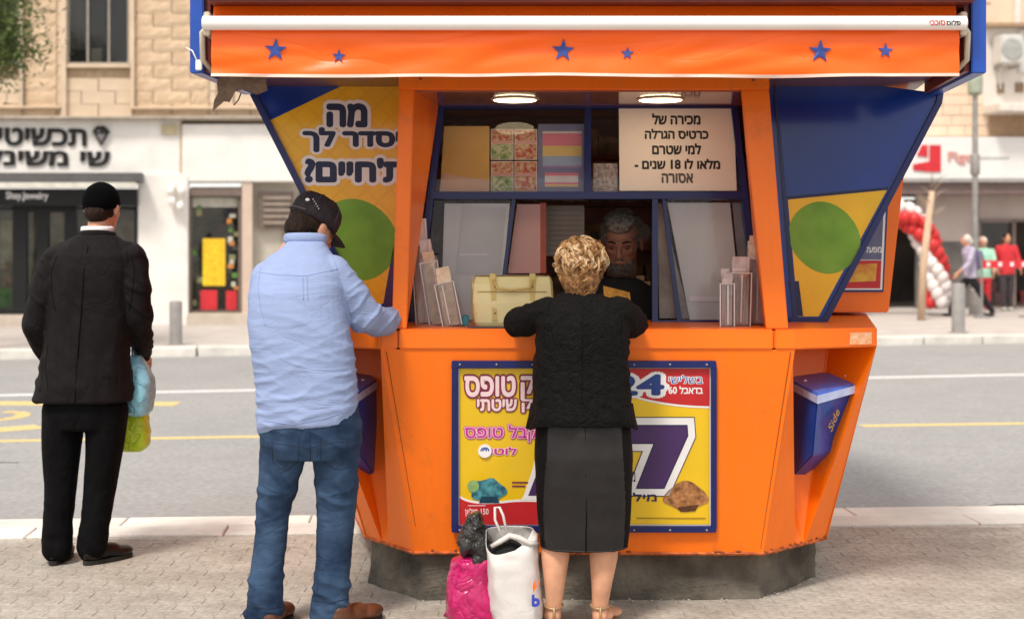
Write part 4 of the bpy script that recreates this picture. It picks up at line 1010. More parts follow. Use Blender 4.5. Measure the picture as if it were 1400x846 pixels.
for (cx_,cy_,r_) in ((377,69,16),(463,77,9.5),(770,69,16),(858,73,9),(1121,71,16),(1210,70,10.5)):
    pts = []
    for k in range(10):
        a = -pi/2 + pi*k/5 + .06; R = r_ if k%2==0 else r_*.40; pts.append((cx_+R*cos(a), cy_+R*sin(a)))
    mbs = MB(); q = [VPL.at(*p) for p in pts]+[VPL.at(cx_,cy_)]; vs = []
    for a_,b_ in q:
        x_ = a_; z_ = 2.2+b_; v_ = (z_-za)/(zb-za); u_ = (x_-xa)/(xb-xa); pp = vp(u_, max(0,min(1,v_))); vs.append(Vector((x_, pp.y-.006, z_)))
    vs2 = [v+Vector((0,.004,0)) for v in vs]
    mbs.add(vs+vs2, [(10,i,(i+1)%10) for i in range(10)]+[(i,i+11,(i+1)%10+11,(i+1)%10) for i in range(10)]); mbs.build('star', mat('star_blue',(.03,.06,.26),.45,.2,30), val)
# rolled top cloth, front bar, arms
ab = MB(); prof = []
for k in range(13):
    t_ = k/12; prof.append((YV+.03 + .25*t_ - .03*sin(pi*t_), 2.352 + .36*t_ + .045*sin(pi*t_)))
MB().box((-1.145,5.30,2.408),(1.735,5.585,2.80)).build('awning_cassette', mat('dark_red_metal',(.16,.025,.015),.4,.2,6), kio, bevel=.01)
n1 = 60; vs = []
for (yy,zz) in prof:
    for i in range(n1+1): x_ = xa+(xb-xa)*i/n1; vs.append((x_, yy, zz - .008*sin(pi*i/n1*7)*sin(pi*(zz-2.352)/.36)))
ab.add(vs, [(j*(n1+1)+i, j*(n1+1)+i+1, (j+1)*(n1+1)+i+1, (j+1)*(n1+1)+i) for j in range(12) for i in range(n1)]); ab.build('awning_cloth', AWN, kio, True)
brm = Matrix.Rotation(pi/2,3,'Y')
xL, xR = at(277,32,YV-.02).x, at(1321,32,YV-.02).x; zc = at(277,32,YV-.02).z
MB().lathe([(.020,0),(.027,.003),(.027,xR-xL-.003),(.02,xR-xL)], (xL,YV-.02,zc), 24, brm).build('front_bar', WHITE, kio, 40)
lettering(Pl((0,YV-.047,2.3),(0,-1,0)), heb('פלוס'), (1294,28,1313,35), .0003, PBLACK, kio, .03, (), .0006); lettering(Pl((0,YV-.047,2.3),(0,-1,0)), heb('סוככי'), (1271,28.5,1292,35), .0003, PRED, kio, .03, (), .0006)
for s_,x_ in ((-1,xa-.01),(1,xb+.01)):
    MB().tube([(x_-s_*.005,YV,zc-.0),(x_+s_*.028,YV+.02,zc-.03),(x_+s_*.03,YV+.04,zc-.13),(x_+s_*.012,YV+.1,zc-.16)], .011, 8).build('cord', CREAM, kio, True)
    MB().box((x_+s_*.005-.012,YV-.01,zc-.045),(x_+s_*.005+.012,YV+.25,zc+.045)).build('arm_bracket', CREAM, kio, bevel=.004)
# torn lining hanging at the left corner, cable and tape
jag = [(297,112),(300,104),(362,102),(366,124),(351,130),(344,127),(333,122),(321,126),(314,140),(306,139),(291,152),(293,138),(298,128)]
PT = Pl((0,5.66,2.2),(0,-1,0)); 
o = PT.poly(jag, -.004, .004).build('torn_lining', mat('torn_board',(.10,.065,.045),.85,0,14,col2=(.24,.17,.12),bump=.8), kio)
a = PT.at(330,127); MB().tube([(PT.w(a[0],a[1],0)), PT.w(a[0]-.012,a[1]-.03,.0), PT.w(a[0]-.03,a[1]-.05,0)], .003, 5).build('torn_strip', mat('torn_board',(.1,.07,.05)), kio)
PS = Pl((0,5.415,2.2),(0,-1,0))
a = PS.at(273,90); MB().box((a[0]-.012,5.395,2.2+a[1]-.02),(a[0]+.012,5.41,2.2+a[1]+.02)).build('tape', WHITE, kio, bevel=.003)
b = PS.at(255,66); MB().tube([(b[0],5.41,2.2+b[1]),((a[0]+b[0])/2,5.405,2.2+b[1]-.012),(a[0],5.405,2.2+a[1])], .003, 5).build('cable', WHITE, kio, True)
a_ = V3(T[1],ZT-.02); b_ = V3(T[2],ZT-.02); e_ = (b_-a_).normalized(); n_ = Vector((e_.y,-e_.x,0)); p_ = a_.lerp(b_,.66); q_ = a_.lerp(b_,.93); MB().hull2([p_+n_*.001+Vector((0,0,-.05)),q_+n_*.001+Vector((0,0,-.05)),q_+n_*.001,p_+n_*.001],[p_+n_*.003+Vector((0,0,-.05)),q_+n_*.003+Vector((0,0,-.05)),q_+n_*.003,p_+n_*.003]).build('pale_lip_patch', mat('pale_lip_patch',(.82,.30,.10),.4,0,60,col2=(.85,.55,.35)), kio)  # pale reflection and marks on the counter lip, made as a thin patch
# rusty chips
random.seed(14); ch = MB()
for i in range(46):
    k = random.choice((0,1,1)); a = V3(BOT[k],ZB).lerp(V3(BOT[1] if k == 0 else BOT[2],ZB), random.random()); ch.sphere(a+Vector((0,-.006,random.uniform(-.004,.012))), (random.uniform(.004,.016),.003,random.uniform(.003,.007)), 6, 4)
ch.build('chipped_paint', mat('rust',(.22,.06,.02),.8), kio)

# ---- blue boxes in the corner recesses
def bluebox(mir):
    ax = .31
    def X(p): p = Vector(p); return Vector((2*ax-p.x, p.y+.03, p.z)) if mir else p
    T4,T3,T5 = at(1117,546,5.93), at(1178,528,6.12), at(1080,526,6.2)
    B4,B3,B5 = at(1111,622,5.99), at(1147,616,6.2), at(1077,656,6.25)
    Rb,Rt = at(1148,505,6.42), at(1098,505,6.45); Bb,Bb2 = at(1132,642,6.36), at(1093,668,6.34)
    b = MB(); vs = [X(p) for p in (T5,T4,T3,Rb,Rt,B5,B4,B3,Bb,Bb2)]
    b.add(vs, [(0,1,6,5),(1,2,7,6),(2,3,8,7),(3,4,9,8),(4,0,5,9),(5,6,7,8,9),(0,4,3,2,1)])
    bb = b.build('waste_box', BINBLUE, kio, bevel=.006)
    up = Vector((0,0,.022)); l0 = [T5,T4,T3]; 
    lid = MB(); k1 = [T5+Vector((-.006,-.01,0)),T4+Vector((-.002,-.014,0)),T3+Vector((.012,-.004,0))]
    Rb2,Rt2 = at(1146,499,6.42), at(1098,502,6.45)
    lid.add([X(p) for p in k1+[Rb,Rt]]+[X(p) for p in [q+up for q in k1]+[Rb2+Vector((0,0,.02)),Rt2+Vector((0,0,.02))]], [(0,1,2,3,4),(5,6,7,8,9),(0,1,6,5),(1,2,7,6),(2,3,8,7),(3,4,9,8),(4,0,5,9)])
    lid.build('lid', mat('bin_lid',(.06,.14,.52),.3,.35,6,coat=.3), bb, bevel=.012, bseg=3)
    lip = MB(); lip.hull2([X(p+Vector((0,-.004,-.016))) for p in k1]+[X(k1[1]+Vector((0,.01,-.016)))],[X(p+Vector((0,-.004,.016))) for p in k1]+[X(k1[1]+Vector((0,.01,.016)))]); lip.build('lid_lip', BINLIP, bb)
    if not mir:
        nrm = (T3-T4).cross(B4-T4).normalized(); 
        if nrm.y > 0: nrm = -nrm
        PB = Pl(T4, nrm)
        me = text_curve('Side', .012, .5, .35); x0,y0,x1,y1 = bounds(me)
        a0,b0 = PB.at(1131,588); a1,b1 = PB.at(1147,560)
        R2 = Matrix.Rotation(radians(68), 2)
        cx_,cy_ = (x0+x1)/2,(y0+y1)/2; ca,cb = (a0+a1)/2,(b0+b1)/2; sc_ = .098/(x1-x0)
        for v in me.vertices:
            q = R2 @ Vector(((v.co.x-cx_)*sc_, (v.co.y-cy_)*sc_)); v.co = PB.w(ca+q.x, cb+q.y, .002+(v.co.z+.5)*.001)
        link_mesh('lettering', me, PGOLD, bb)
    for px_,py_ in ((1101,521),(1157,514)):
        MB().sphere(X(at(px_,py_,6.15 if px_ == 1101 else 6.14))+Vector((0,-.0,.0)), (.008,.006,.008), 10, 7).build('bolt', WHITE, bb, True)
bluebox(False); bluebox(True)

# ================================================================== small things on the counter
random.seed(40)
def holder(px_, py_base, Y, wpx, hpx, lean, tilt, label, fill):
    s_ = Y/F; x = (px_-700)*s_; w_ = wpx*s_; h_ = hpx*s_
    t = simple('brochure_holder', label, 'brochure holder', (x,Y,ZT), 'clear brochure holders at the window')
    M = Matrix.Translation((x,Y,ZT+.001)) @ Matrix.Rotation(lean,4,'Y') @ Matrix.Rotation(tilt,4,'X')
    b = MB(); th=.0025; d=.05
    b.box((-w_/2,-d/2,0),(w_/2,d/2,th),M).box((-w_/2,d/2-th,th),(w_/2,d/2,h_*.9),M).box((-w_/2,-d/2,th),(w_/2,-d/2+th,h_*.84),M).box((-w_/2,-d/2+th,th),(-w_/2+th,d/2-th,h_*.86),M).box((w_/2-th,-d/2+th,th),(w_/2,d/2-th,h_*.86),M)
    b.build('acrylic_case', ACRYL, t)
    for sx in (-1,1): MB().box((sx*w_/2-.0022,-d/2-.002,0),(sx*w_/2+.0028,-d/2+.002,h_*.84),M).build('case_edge', mat('acrylic_edge_glint',(.72,.66,.64),.2,.05), t)
    MB().box((-w_/2,-d/2-.003,h_*.825),(w_/2,-d/2+.001,h_*.84),M).build('case_edge', mat('acrylic_edge_glint',(.72,.66,.64)), t)
    xs_ = random.uniform(-.3,.3)*w_; MB().box((xs_-.003,-d/2-.0035,h_*.05),(xs_+.003,-d/2-.0005,h_*.8),M).build('glint_strip', mat('acrylic_edge_glint',(.72,.66,.64)), t)  # pale strip painted as a glint on the clear front
    for k in range(fill+2):
        l = MB(); yy = -d/2+.006+k*(d-.012)/(fill+2); hh = h_*random.uniform(.82,1.12); jx = random.uniform(-.1,.1)*w_
        ww = w_/2*random.uniform(.62,.88); jx *= .8; n_s = 7; A1 = []; A2 = []
        for j in range(n_s+1):
            f_ = j/n_s; bend = .02*max(0,f_-.6)*(1 if k%2 else -.6); tw = .006*random.uniform(-1,1)*(f_>.6)
            for sx in (-1,1): A1.append(M @ Vector((jx*f_+sx*ww*(1-.25*max(0,f_-.85)), yy+bend+sx*tw, .004+hh*f_)))
        q_ = len(A1); A2 = [p+Vector((0,.0025,0)) for p in A1]
        l.add(A1+A2, [(2*j,2*j+1,2*j+3,2*j+2) for j in range(n_s)]+[(q_+2*j,q_+2*j+2,q_+2*j+3,q_+2*j+1) for j in range(n_s)]+[(2*n_s,2*n_s+1,q_+2*n_s+1,q_+2*n_s)]+[(2*j,2*j+2,q_+2*j+2,q_+2*j) for j in range(n_s)]+[(2*j+1,q_+2*j+1,q_+2*j+3,2*j+3) for j in range(n_s)])
        l.build('leaflet', random.choice(LEAFM), t)
LEAFM = [mat('leaflet_pink',(.66,.50,.48),.5,0,30,col2=(.8,.66,.6),stretch=(2,1,.4)), mat('leaflet_white',(.78,.7,.66),.5,.1,20), mat('leaflet_brown',(.45,.28,.2),.5,.3,40,stretch=(2,1,.4)), mat('leaflet_grey',(.60,.50,.48),.5,.25,30,stretch=(3,1,.3)), mat('leaflet_yellow',(.72,.58,.42),.5,.2,30)]
holder(581,447,6.27,23,128,-.06,0,'tallest clear leaflet holder against the left orange post',4)
holder(600,447,6.17,24,104,-.16,0,'slanting clear leaflet holder, second from the left post',4)
holder(619,447,6.08,26,72,-.20,0,'short leaning clear leaflet holder nearest the yellow handbag',3)
holder(1032,447,6.20,30,108,.02,0,'tallest clear leaflet holder against the right orange post',4)
holder(1010,447,6.12,28,86,.03,0,'middle-height clear leaflet holder with pink leaflets near right post',4)
holder(993,447,6.06,19,70,.0,0,'small clear holder with yellow leaflet left of the right hand group',2)

# yellow handbag
hx, hy = at(699,446,6.06).x, 6.06
t = simple('handbag', 'yellow leather handbag with two straps standing on the kiosk counter', 'handbag', (hx,hy,ZT))
s_ = hy/F
def bagring(z, wl, wr, d): 
    n_=16; out=[]
    for k in range(n_):
        a=2*pi*k/n_; c_=cos(a); q=sin(a); ex=.35
        xx=(abs(c_)**ex)*(1 if c_>0 else -1); yy=(abs(q)**ex)*(1 if q>0 else -1)
        out.append(Vector((hx+(wl+wr)/2*s_+xx*(wr-wl)/2*s_, hy+yy*d, ZT+z)))
    return out
b = MB(); rings = [bagring(z,wl,wr,d) for z,wl,wr,d in ((.002,-48,56,.055),(.02,-51,58,.062),(.10,-54,57,.058),(.18,-55,55,.045),(.205,-53,54,.03),(.212,-50,52,.024))]
for i in range(len(rings)-1):
    n_=16; base=len(b.v); b.v += rings[i]+rings[i+1]; b.f += [(base+k,base+(k+1)%n_,base+n_+(k+1)%n_,base+n_+k) for k in range(n_)]
b.add(rings[0],[tuple(range(16))]); b.add(rings[-1],[tuple(range(16))])
bm_o = b.build('bag_body', YBAG, t, 50)
for xo in (-53,57): MB().tube([(hx+xo*s_,hy-.045,ZT+.01),(hx+(xo*1.0)*s_,hy-.044,ZT+.10),(hx+(xo*.97)*s_,hy-.032,ZT+.19),(hx+xo*.93*s_,hy-.02,ZT+.21)], .0025, 6).build('edge_piping', YBAGD, t, True)
MB().tube([(hx-46*s_,hy-.0535,ZT+.150),(hx,hy-.0545,ZT+.149),(hx+48*s_,hy-.0535,ZT+.150)], .0015, 5).build('stitch_line', YBAGD, t)
MB().tube([(hx-50*s_,hy,ZT+.214),(hx,hy,ZT+.216),(hx+52*s_,hy,ZT+.214)], .004, 6).build('zip', mat('zip_brass',(.25,.18,.08),.4,.2,90), t)
for yo in (-.06,.05):
    for xo in (-22,29):
        x_ = hx+xo*s_; MB().hull2([(x_-.013,hy+yo*.98,ZT+.02),(x_+.013,hy+yo*.98,ZT+.02),(x_+.013,hy+yo*1.05,ZT+.025),(x_-.013,hy+yo*1.05,ZT+.025)],[(x_-.013+.01*(-1 if xo<0 else 0),hy+yo*.62,ZT+.225),(x_+.013+.01*(-1 if xo<0 else 0),hy+yo*.62,ZT+.225),(x_+.012+.01*(-1 if xo<0 else 0),hy+yo*.75,ZT+.225),(x_-.013+.01*(-1 if xo<0 else 0),hy+yo*.75,ZT+.225)]).build('strap', mat('yellow_strap',(.64,.49,.17),.4,.06,9), t, bevel=.002)
    xa_,xb_ = hx-24*s_, hx+29*s_
    MB().tube([(xa_,hy+.045,ZT+.20),(xa_+.015,hy+.072,ZT+.165),(hx,hy+.076,ZT+.158),(xb_-.015,hy+.072,ZT+.165),(xb_,hy+.045,ZT+.20)] if yo>0 else [(xa_,hy-.05,ZT+.20),(xa_+.015,hy-.072,ZT+.165),(hx,hy-.076,ZT+.158),(xb_-.015,hy-.072,ZT+.165),(xb_,hy-.05,ZT+.20)], .006, 8).build('handle', mat('yellow_strap',(.64,.49,.17)), t, True)
for xo in (-22,29):
    for zz in (.06,.17): MB().sphere((hx+xo*s_,hy-.066 if zz<.1 else hy-.056,ZT+zz),(.004,.003,.004),8,6).build('stud', mat('zip_brass',(.25,.18,.08)), t, True)
# small cyan packet and papers beside the bag
c = at(636,440,6.12)
t = tag(MB().box((c.x-.016,6.08,ZT),(c.x+.016,6.15,ZT+.045)).build('packet', mat('cyan_packet',(.05,.30,.36),.5,.2,30), None, bevel=.004), 'small cyan packet between leaflet holder and yellow handbag', 'packet')
c = at(672,446,6.0)
tag(MB().hull2([(c.x-.10,5.93,ZT+.001),(c.x+.14,5.91,ZT+.001),(c.x+.15,5.99,ZT+.001),(c.x-.08,6.0,ZT+.001)],[(c.x-.10,5.93,ZT+.005),(c.x+.14,5.91,ZT+.005),(c.x+.15,5.99,ZT+.006),(c.x-.08,6.0,ZT+.006)]).build('booklet', mat('dark_booklet',(.05,.045,.06),.4,.3,20)), 'dark booklet lying on the counter under the yellow handbag', 'booklet')
# ================================================================== PEOPLE
class Blob(MB):
    def rings(s, R, seg=28, ex=1.0):
        """horizontal oval slices (x, y, z, half width, half depth[, turn])"""
        base = len(s.v)
        for r in R:
            cx,cy,cz,a,b = r[:5]; tr = r[5] if len(r) > 5 else 0
            for k in range(seg):
                t = 2*pi*k/seg; c_, q = cos(t), sin(t)
                x = a*abs(c_)**ex*(1 if c_>0 else -1); y = b*abs(q)**ex*(1 if q>0 else -1)
                s.v.append(Vector((cx + x*cos(tr)-y*sin(tr), cy + x*sin(tr)+y*cos(tr), cz)))
        n = len(R)
        for i in range(n-1):
            for k in range(seg):
                a=base+i*seg+k; b=base+i*seg+(k+1)%seg; s.f.append((a,b,b+seg,a+seg))
        s.f.append(tuple(base+k for k in range(seg))[::-1]); s.f.append(tuple(base+(n-1)*seg+k for k in range(seg)))
        return s
    def limb(s, pts, seg=18, ends=True):
        """tapered chain of (x, y, z, r)"""
        P = [Vector(p[:3]) for p in pts]; R = [p[3] for p in pts]
        for i in range(len(P)-1):
            a, b = P[i], P[i+1]; d = b-a; n = 5
            s.tube([a+d*k/n for k in range(n+1)], [R[i]+(R[i+1]-R[i])*k/n for k in range(n+1)], seg)
        for i,(p,r) in enumerate(zip(P,R)):
            if ends or 0 < i < len(P)-1: s.sphere(p, r*1.0, seg, 10)
        return s
    def fin(s, name, m, parent, voxel=.008, smooth=2, disp=None):
        me = bpy.data.meshes.new(name); me.from_pydata([tuple(p) for p in s.v], [], s.f)
        bm = bmesh.new(); bm.from_mesh(me); bmesh.ops.recalc_face_normals(bm, faces=bm.faces); bm.to_mesh(me); bm.free()
        o = bpy.data.objects.new(name, me); COL.objects.link(o)
        r = o.modifiers.new('r', 'REMESH'); r.mode = 'VOXEL'; r.voxel_size = voxel; r.adaptivity = 0
        q = o.modifiers.new('s', 'SMOOTH'); q.iterations = smooth; q.factor = .5
        dg = bpy.context.evaluated_depsgraph_get(); m2 = bpy.data.meshes.new_from_object(o.evaluated_get(dg))
        bpy.data.objects.remove(o); bpy.data.meshes.remove(me); m2.name = name
        if disp:
            m2.update(); N = [v.normal.copy() for v in m2.vertices]
            for v, nn in zip(m2.vertices, N): v.co += nn*disp(v.co, nn)
        return link_mesh(name, m2, m, parent, True)
def nz(p, sx, sy, sz, seed=0): return noise.noise(Vector((p.x*sx+seed, p.y*sy, p.z*sz)))
def ridge(p, sx, sy, sz, seed=0): return 1-2*abs(nz(p, sx, sy, sz, seed))

from mathutils.bvhtree import BVHTree
def seam(o, pxs, r, m, name='seam', sub_=8, lift=.0):
    """a stitched line lying on the cloth"""
    wl = WLOC[o.name]; bv = BVHTree.FromPolygons([v.co+wl for v in o.data.vertices], [tuple(p.vertices) for p in o.data.polygons])
    out = []
    for i in range(len(pxs)-1):
        for j in range(sub_ + (1 if i == len(pxs)-2 else 0)):
            t = j/sub_; x = pxs[i][0]+(pxs[i+1][0]-pxs[i][0])*t; y = pxs[i][1]+(pxs[i+1][1]-pxs[i][1])*t
            d = Vector(((x-700)/F, 1, -(y-330)/F)).normalized(); h = bv.ray_cast(CAM, d)
            if h[0] is not None: out.append(h[0] - d*lift)
    if len(out) > 1: return MB().tube(out, r, 6).build(name, m, o, True)
def crease(p, sx, sy, sz, seed=0, w=3.2): return max(0, 1-w*abs(nz(p, sx, sy, sz, seed)))**1.4
def head_into(B, M, k=1.0, ears=True, nose=True):
    R = M.to_3x3()
    def S(c, r): B.sphere(M @ (Vector(c)*k), Vector(r)*k, 20, 14, R)
    S((0,-.012,.035), (.076,.096,.088)); S((0,.025,.0), (.068,.07,.10)); S((0,.045,-.045), (.052,.052,.062)); S((0,.07,-.088), (.024,.022,.024))
    S((0,.088,.032), (.055,.014,.013)); S((0,.072,-.005),(.058,.022,.03))
    if nose:
        B.limb([tuple(M @ (Vector(p)*k)) + (r*k,) for p,r in (((0,.094,.024),.008),((0,.112,-.008),.011),((0,.113,-.018),.013))], 12)
        S((.011,.102,-.02),(.009,.01,.007)); S((-.011,.102,-.02),(.009,.01,.007)); S((0,.092,-.048),(.025,.010,.006)); S((0,.090,-.059),(.021,.010,.007))
    if ears:
        for q in (-1,1):
            S((q*.081,-.008,.000),(.010,.020,.033)); S((q*.089,-.018,.010),(.006,.013,.020)); S((q*.083,-.002,-.024),(.007,.010,.012))
    B.limb([tuple(M @ (Vector((0,-.018,-.05))*k))+(.055*k,), tuple(M @ (Vector((0,-.035,-.17))*k))+(.058*k,)], 20)
def eyes(M, parent, k=1.0):
    R = M.to_3x3()
    for q in (-1,1):
        e = MB().sphere(M @ (Vector((q*.031,.083,.012))*k), Vector((.0135,.0105,.0085))*k, 14, 10, R).build('eye', mat('eye_shade',(.10,.06,.045),.4), parent, True)
        MB().sphere(M @ (Vector((q*.031,.0935,.012))*k), Vector((.0055,.003,.0055))*k, 10, 6, R).build('iris', mat('iris_dark',(.03,.02,.015),.15), e, True)
        MB().tube([M @ (Vector((q*x,y,z))*k) for x,y,z in ((.014,.1,.036),(.032,.098,.042),(.050,.086,.036))], [.0035*k,.0045*k,.002*k], 8).build('eyebrow', HAIRD, parent, True)
def hand_into(B, wrist, direction, up, side, curl=.45, k=1.0):
    """palm, four bent fingers of unequal length and a thumb leaving the side of the palm"""
    y = Vector(direction).normalized(); z = Vector(up); z = (z - y*z.dot(y)).normalized(); x = y.cross(z)
    W = Vector(wrist); P = lambda a,b,c: W + (x*a + y*b + z*c)*k
    Rm = Matrix((x,y,z)).transposed()
    B.sphere(P(0,.045,0), Vector((.040,.052,.014))*k, 16, 10, Rm); B.sphere(P(0,.01,0), Vector((.028,.03,.018))*k, 12, 8, Rm)
    for i,(fx,ln) in enumerate(((-.030,.072),(-.010,.082),(.010,.077),(.030,.060))):
        p = P(fx*side,.082,0); pts = [(*p,.0092*k)]; a = 0
        for sg,f in ((.45,.6),(.32,1.0),(.23,.8)):
            a += curl*f; p = p + (y*cos(a) - z*sin(a))*ln*sg*k; pts.append((*p,(.0088-.0008*len(pts))*k))
        B.limb(pts, 10)
    p = P(-.036*side,.022,-.004); q = P(-.062*side,.052,-.014); r = P(-.060*side,.082,-.024)
    B.limb([(*p,.013*k),(*q,.0105*k),(*r,.0085*k)], 10)
def shoe(parent, heel, d, ln=.27, w=.048, m=BLEATHER, low=True):
    d = Vector((d[0],d[1],0)).normalized(); s_ = Vector((-d.y,d.x,0)); h = Vector(heel); Rm = Matrix((s_,d,Vector((0,0,1)))).transposed()
    B = Blob(); B.sphere(h+d*.055+Vector((0,0,.05)), (w*.78,.062,.045), 16, 10, Rm); B.sphere(h+d*.125+Vector((0,0,.047)), (w*.8,.08,.042), 16, 10, Rm)
    B.sphere(h+d*(ln-.085)+Vector((0,0,.036)), (w*1.02,.085,.030), 16, 10, Rm); B.sphere(h+d*.05+Vector((0,0,.075)), (w*.7,.05,.035), 16, 10, Rm)
    up_ = B.fin('shoe', m, parent, .006, 1)
    so_ = Blob(); so_.rings([], 3) if False else None
    pts = []
    for k in range(20):
        t = 2*pi*k/20; c_, q = cos(t), sin(t); L_ = ln/2; pts.append(h + d*(L_-.005 + q*L_) + s_*c_*w*(1.0 if q > 0 else .82)*abs(c_)**(-.25 if abs(c_)>.2 else 0))
    MB().hull2([p+Vector((0,0,.001)) for p in pts],[p+Vector((0,0,.020)) for p in pts]).build('sole', mat('shoe_sole',(.02,.017,.015),.8,.2,9), up_)
    return up_

# ------------------------------------------------------------ man in the black suit
Y1 = 6.72; s1 = Y1/F
def A(px_, py_, dy=0, r=None):
    p = ((px_-700)*s1, Y1+dy, 1.515-(py_-330)*s1); return p if r is None else p+(r*s1,)
pn = empty('person', (A(114,0)[0], Y1, 0), 'person in black suit and large black skullcap standing with back turned', 'person')
HM = Matrix.Translation(A(134,288,.075)) @ Matrix.Rotation(radians(-11),4,'Z') @ Matrix.Rotation(radians(-9),4,'X')
B = Blob(); head_into(B, HM, .97)
B.rings([A(117,548)+(.13,.09),A(120,450)+(.13,.09),A(122,370)+(.17,.09),A(128,335)+(.10,.07)]) 
for q,(sx,ex_,wx) in ((-1,(82,50,72)),(1,(176,188,178))):
    B.limb([A(sx,358,0,12),A(ex_,440,.0,10),A(wx,492,.24,8)])
    hand_into(B, A(wx,494,.25), (-.2*q,.9,-.25), (0,.2,1), q, .7)
B.limb([A(89,560,0,21),A(82,658,.01,14),A(79,745,-.015,10)]); B.limb([A(146,560,0,21),A(137,658,.01,14),A(127,745,-.015,10)])
for hx_,d_ in ((82,(-.05,1)),(128,(.35,1))):
    q = Vector(A(hx_,762,-.02)); B.sphere(Vector((q.x,q.y-.01,.045)), (.022,.03,.018), 14, 8)
body1 = B.fin('body', SKIN, pn, .0075, 2)
# jacket
def suit_fold(p, n):
    arm = 1 if abs(p.x-A(122,0)[0]) > .19 else .25; return .006*crease(p,4,4,2.2,4) + .003*nz(p,12,12,6) + .009*arm*crease(Vector((p.x,p.y,p.z+p.x*.8)),5,5,13,9)
B = Blob()
J = [(547,114.5,66,.150),(520,116,62,.150),(480,119,58,.142),(440,122,56,.138),(400,125,57,.14),(370,127,60,.138),(350,129,60,.125),(338,130,49,.105),(328,131,36,.085),(322,132,27,.078)]
B.rings([A(cx,py_,.0)+(hw*s1,b_) for py_,cx,hw,b_ in J], 36, .86)
B.limb([A(78,358,-.01,19),A(66,395,-.02,20),A(51,446,-.01,19.5),A(60,482,.09,17),A(76,500,.22,14)])
B.limb([A(181,358,-.01,19),A(186,392,-.02,19.5),A(189,432,-.0,18.5),A(184,462,.10,16),A(178,486,.23,13)])
B.sphere(A(84,350,-.01), (.080,.075,.050), 16, 10); B.sphere(A(176,349,-.01), (.080,.075,.050), 16, 10); B.sphere(A(100,342,-.0), (.090,.075,.045), 16, 10); B.sphere(A(160,341,-.0), (.090,.075,.045), 16, 10)
jk = B.fin('jacket', SUIT, pn, .007, 3, suit_fold)
for q in ([(78,350),(70,372),(71,400),(76,425)],[(180,350),(184,372),(181,400),(177,425)]): seam(jk, q, .0022, TROU, 'armhole_seam')
seam(jk, [(66,535),(62,500),(66,470)], .002, TROU, 'side_vent')
MB().tube([Vector(A(116,545,-.152)),Vector(A(117,520,-.155)),Vector(A(118,490,-.149))], .0025, 5).build('vent_seam', TROU, jk, True)
MB().tube([Vector(A(119,488,-.147)),Vector(A(123,430,-.143)),Vector(A(127,370,-.142)),Vector(A(130,335,-.112))], .0022, 5).build('back_seam', TROU, jk, True)
cb_ = Blob()
for k in range(31):
    t = pi*(-.08+1.16*k/30)+pi; q = Vector(A(132,321,.015)); cb_.sphere(q+Vector((cos(t)*.073,sin(t)*.072,.004-.012*(1-abs(sin(t))))), (.017,.014,.022), 10, 8)
cb_.fin('jacket_collar', SUIT, pn, .006, 3)
sc_ = Blob()
for k in range(40):
    t = pi*2*k/40; q = Vector(A(132,315,.015)); sc_.sphere(q+Vector((cos(t)*.066,sin(t)*.065,.004)), (.012,.012,.018), 10, 8)
sc_.fin('shirt_collar', mat('white_shirt',(.72,.70,.68),.7,.05), pn, .006, 3)
# trousers
def trou_fold(p, n):
    low = max(0, min(1, (.38-p.z)/.3)); return .006*ridge(p,5,5,16,2)*low + .0035*ridge(p,10,10,5,7) + .003*nz(p,9,9,6)
B = Blob(); B.rings([A(116,530)+(.165,.115),A(116,565)+(.185,.12),A(116,585)+(.17,.11)], 30, .9)
B.limb([A(88,562,0,29.5),A(84,610,.0,25.5),A(82,660,.01,21.5),A(80,710,-.005,18.5),A(79,748,-.015,19)], 22)
B.limb([A(146,562,0,28.5),A(143,610,.0,25),A(137,660,.01,21.5),A(131,710,-.005,19),A(126,746,-.015,19)], 22)
B.fin('trousers', TROU, pn, .008, 3, trou_fold)
shoe(pn, Vector(A(79,0,-.075)[:2]+(0,)), (-.02,1), .27, .046); shoe(pn, Vector(A(122,0,-.07)[:2]+(0,)), (.62,.8), .27, .046)
# hair and skullcap
B = Blob(); R3 = HM.to_3x3(); B.sphere(HM @ Vector((0,-.022,.025)), (.0765,.092,.085), 24, 16, R3); B.sphere(HM @ Vector((0,-.055,-.02)), (.062,.056,.050), 20, 14, R3)
B.fin('hair', HAIRD, pn, .006, 2, lambda p,n: .0015*nz(p,160,160,60))
B = Blob(); R4 = R3
KM = HM @ Matrix.Translation((0,-.030,.062)) @ Matrix.Rotation(radians(24),4,'X')
prof = [(.089,-.048),(.093,-.026),(.0915,-.006),(.084,.018),(.071,.038),(.053,.054),(.032,.065),(.014,.070),(.003,.071)]
mb = MB(); mb.lathe(prof, (0,0,0), 40)
mb.v = [KM @ Vector((p.x*.93,p.y*1.06,p.z)) for p in mb.v]; kp = mb.build('skullcap', VELV, pn, True)
rm = MB(); rm.tube([KM @ Vector((.089*.93*cos(2*pi*k/36),.089*1.06*sin(2*pi*k/36),-.044)) for k in range(37)], .0045, 6); rm.build('rim', VELV, kp, True)

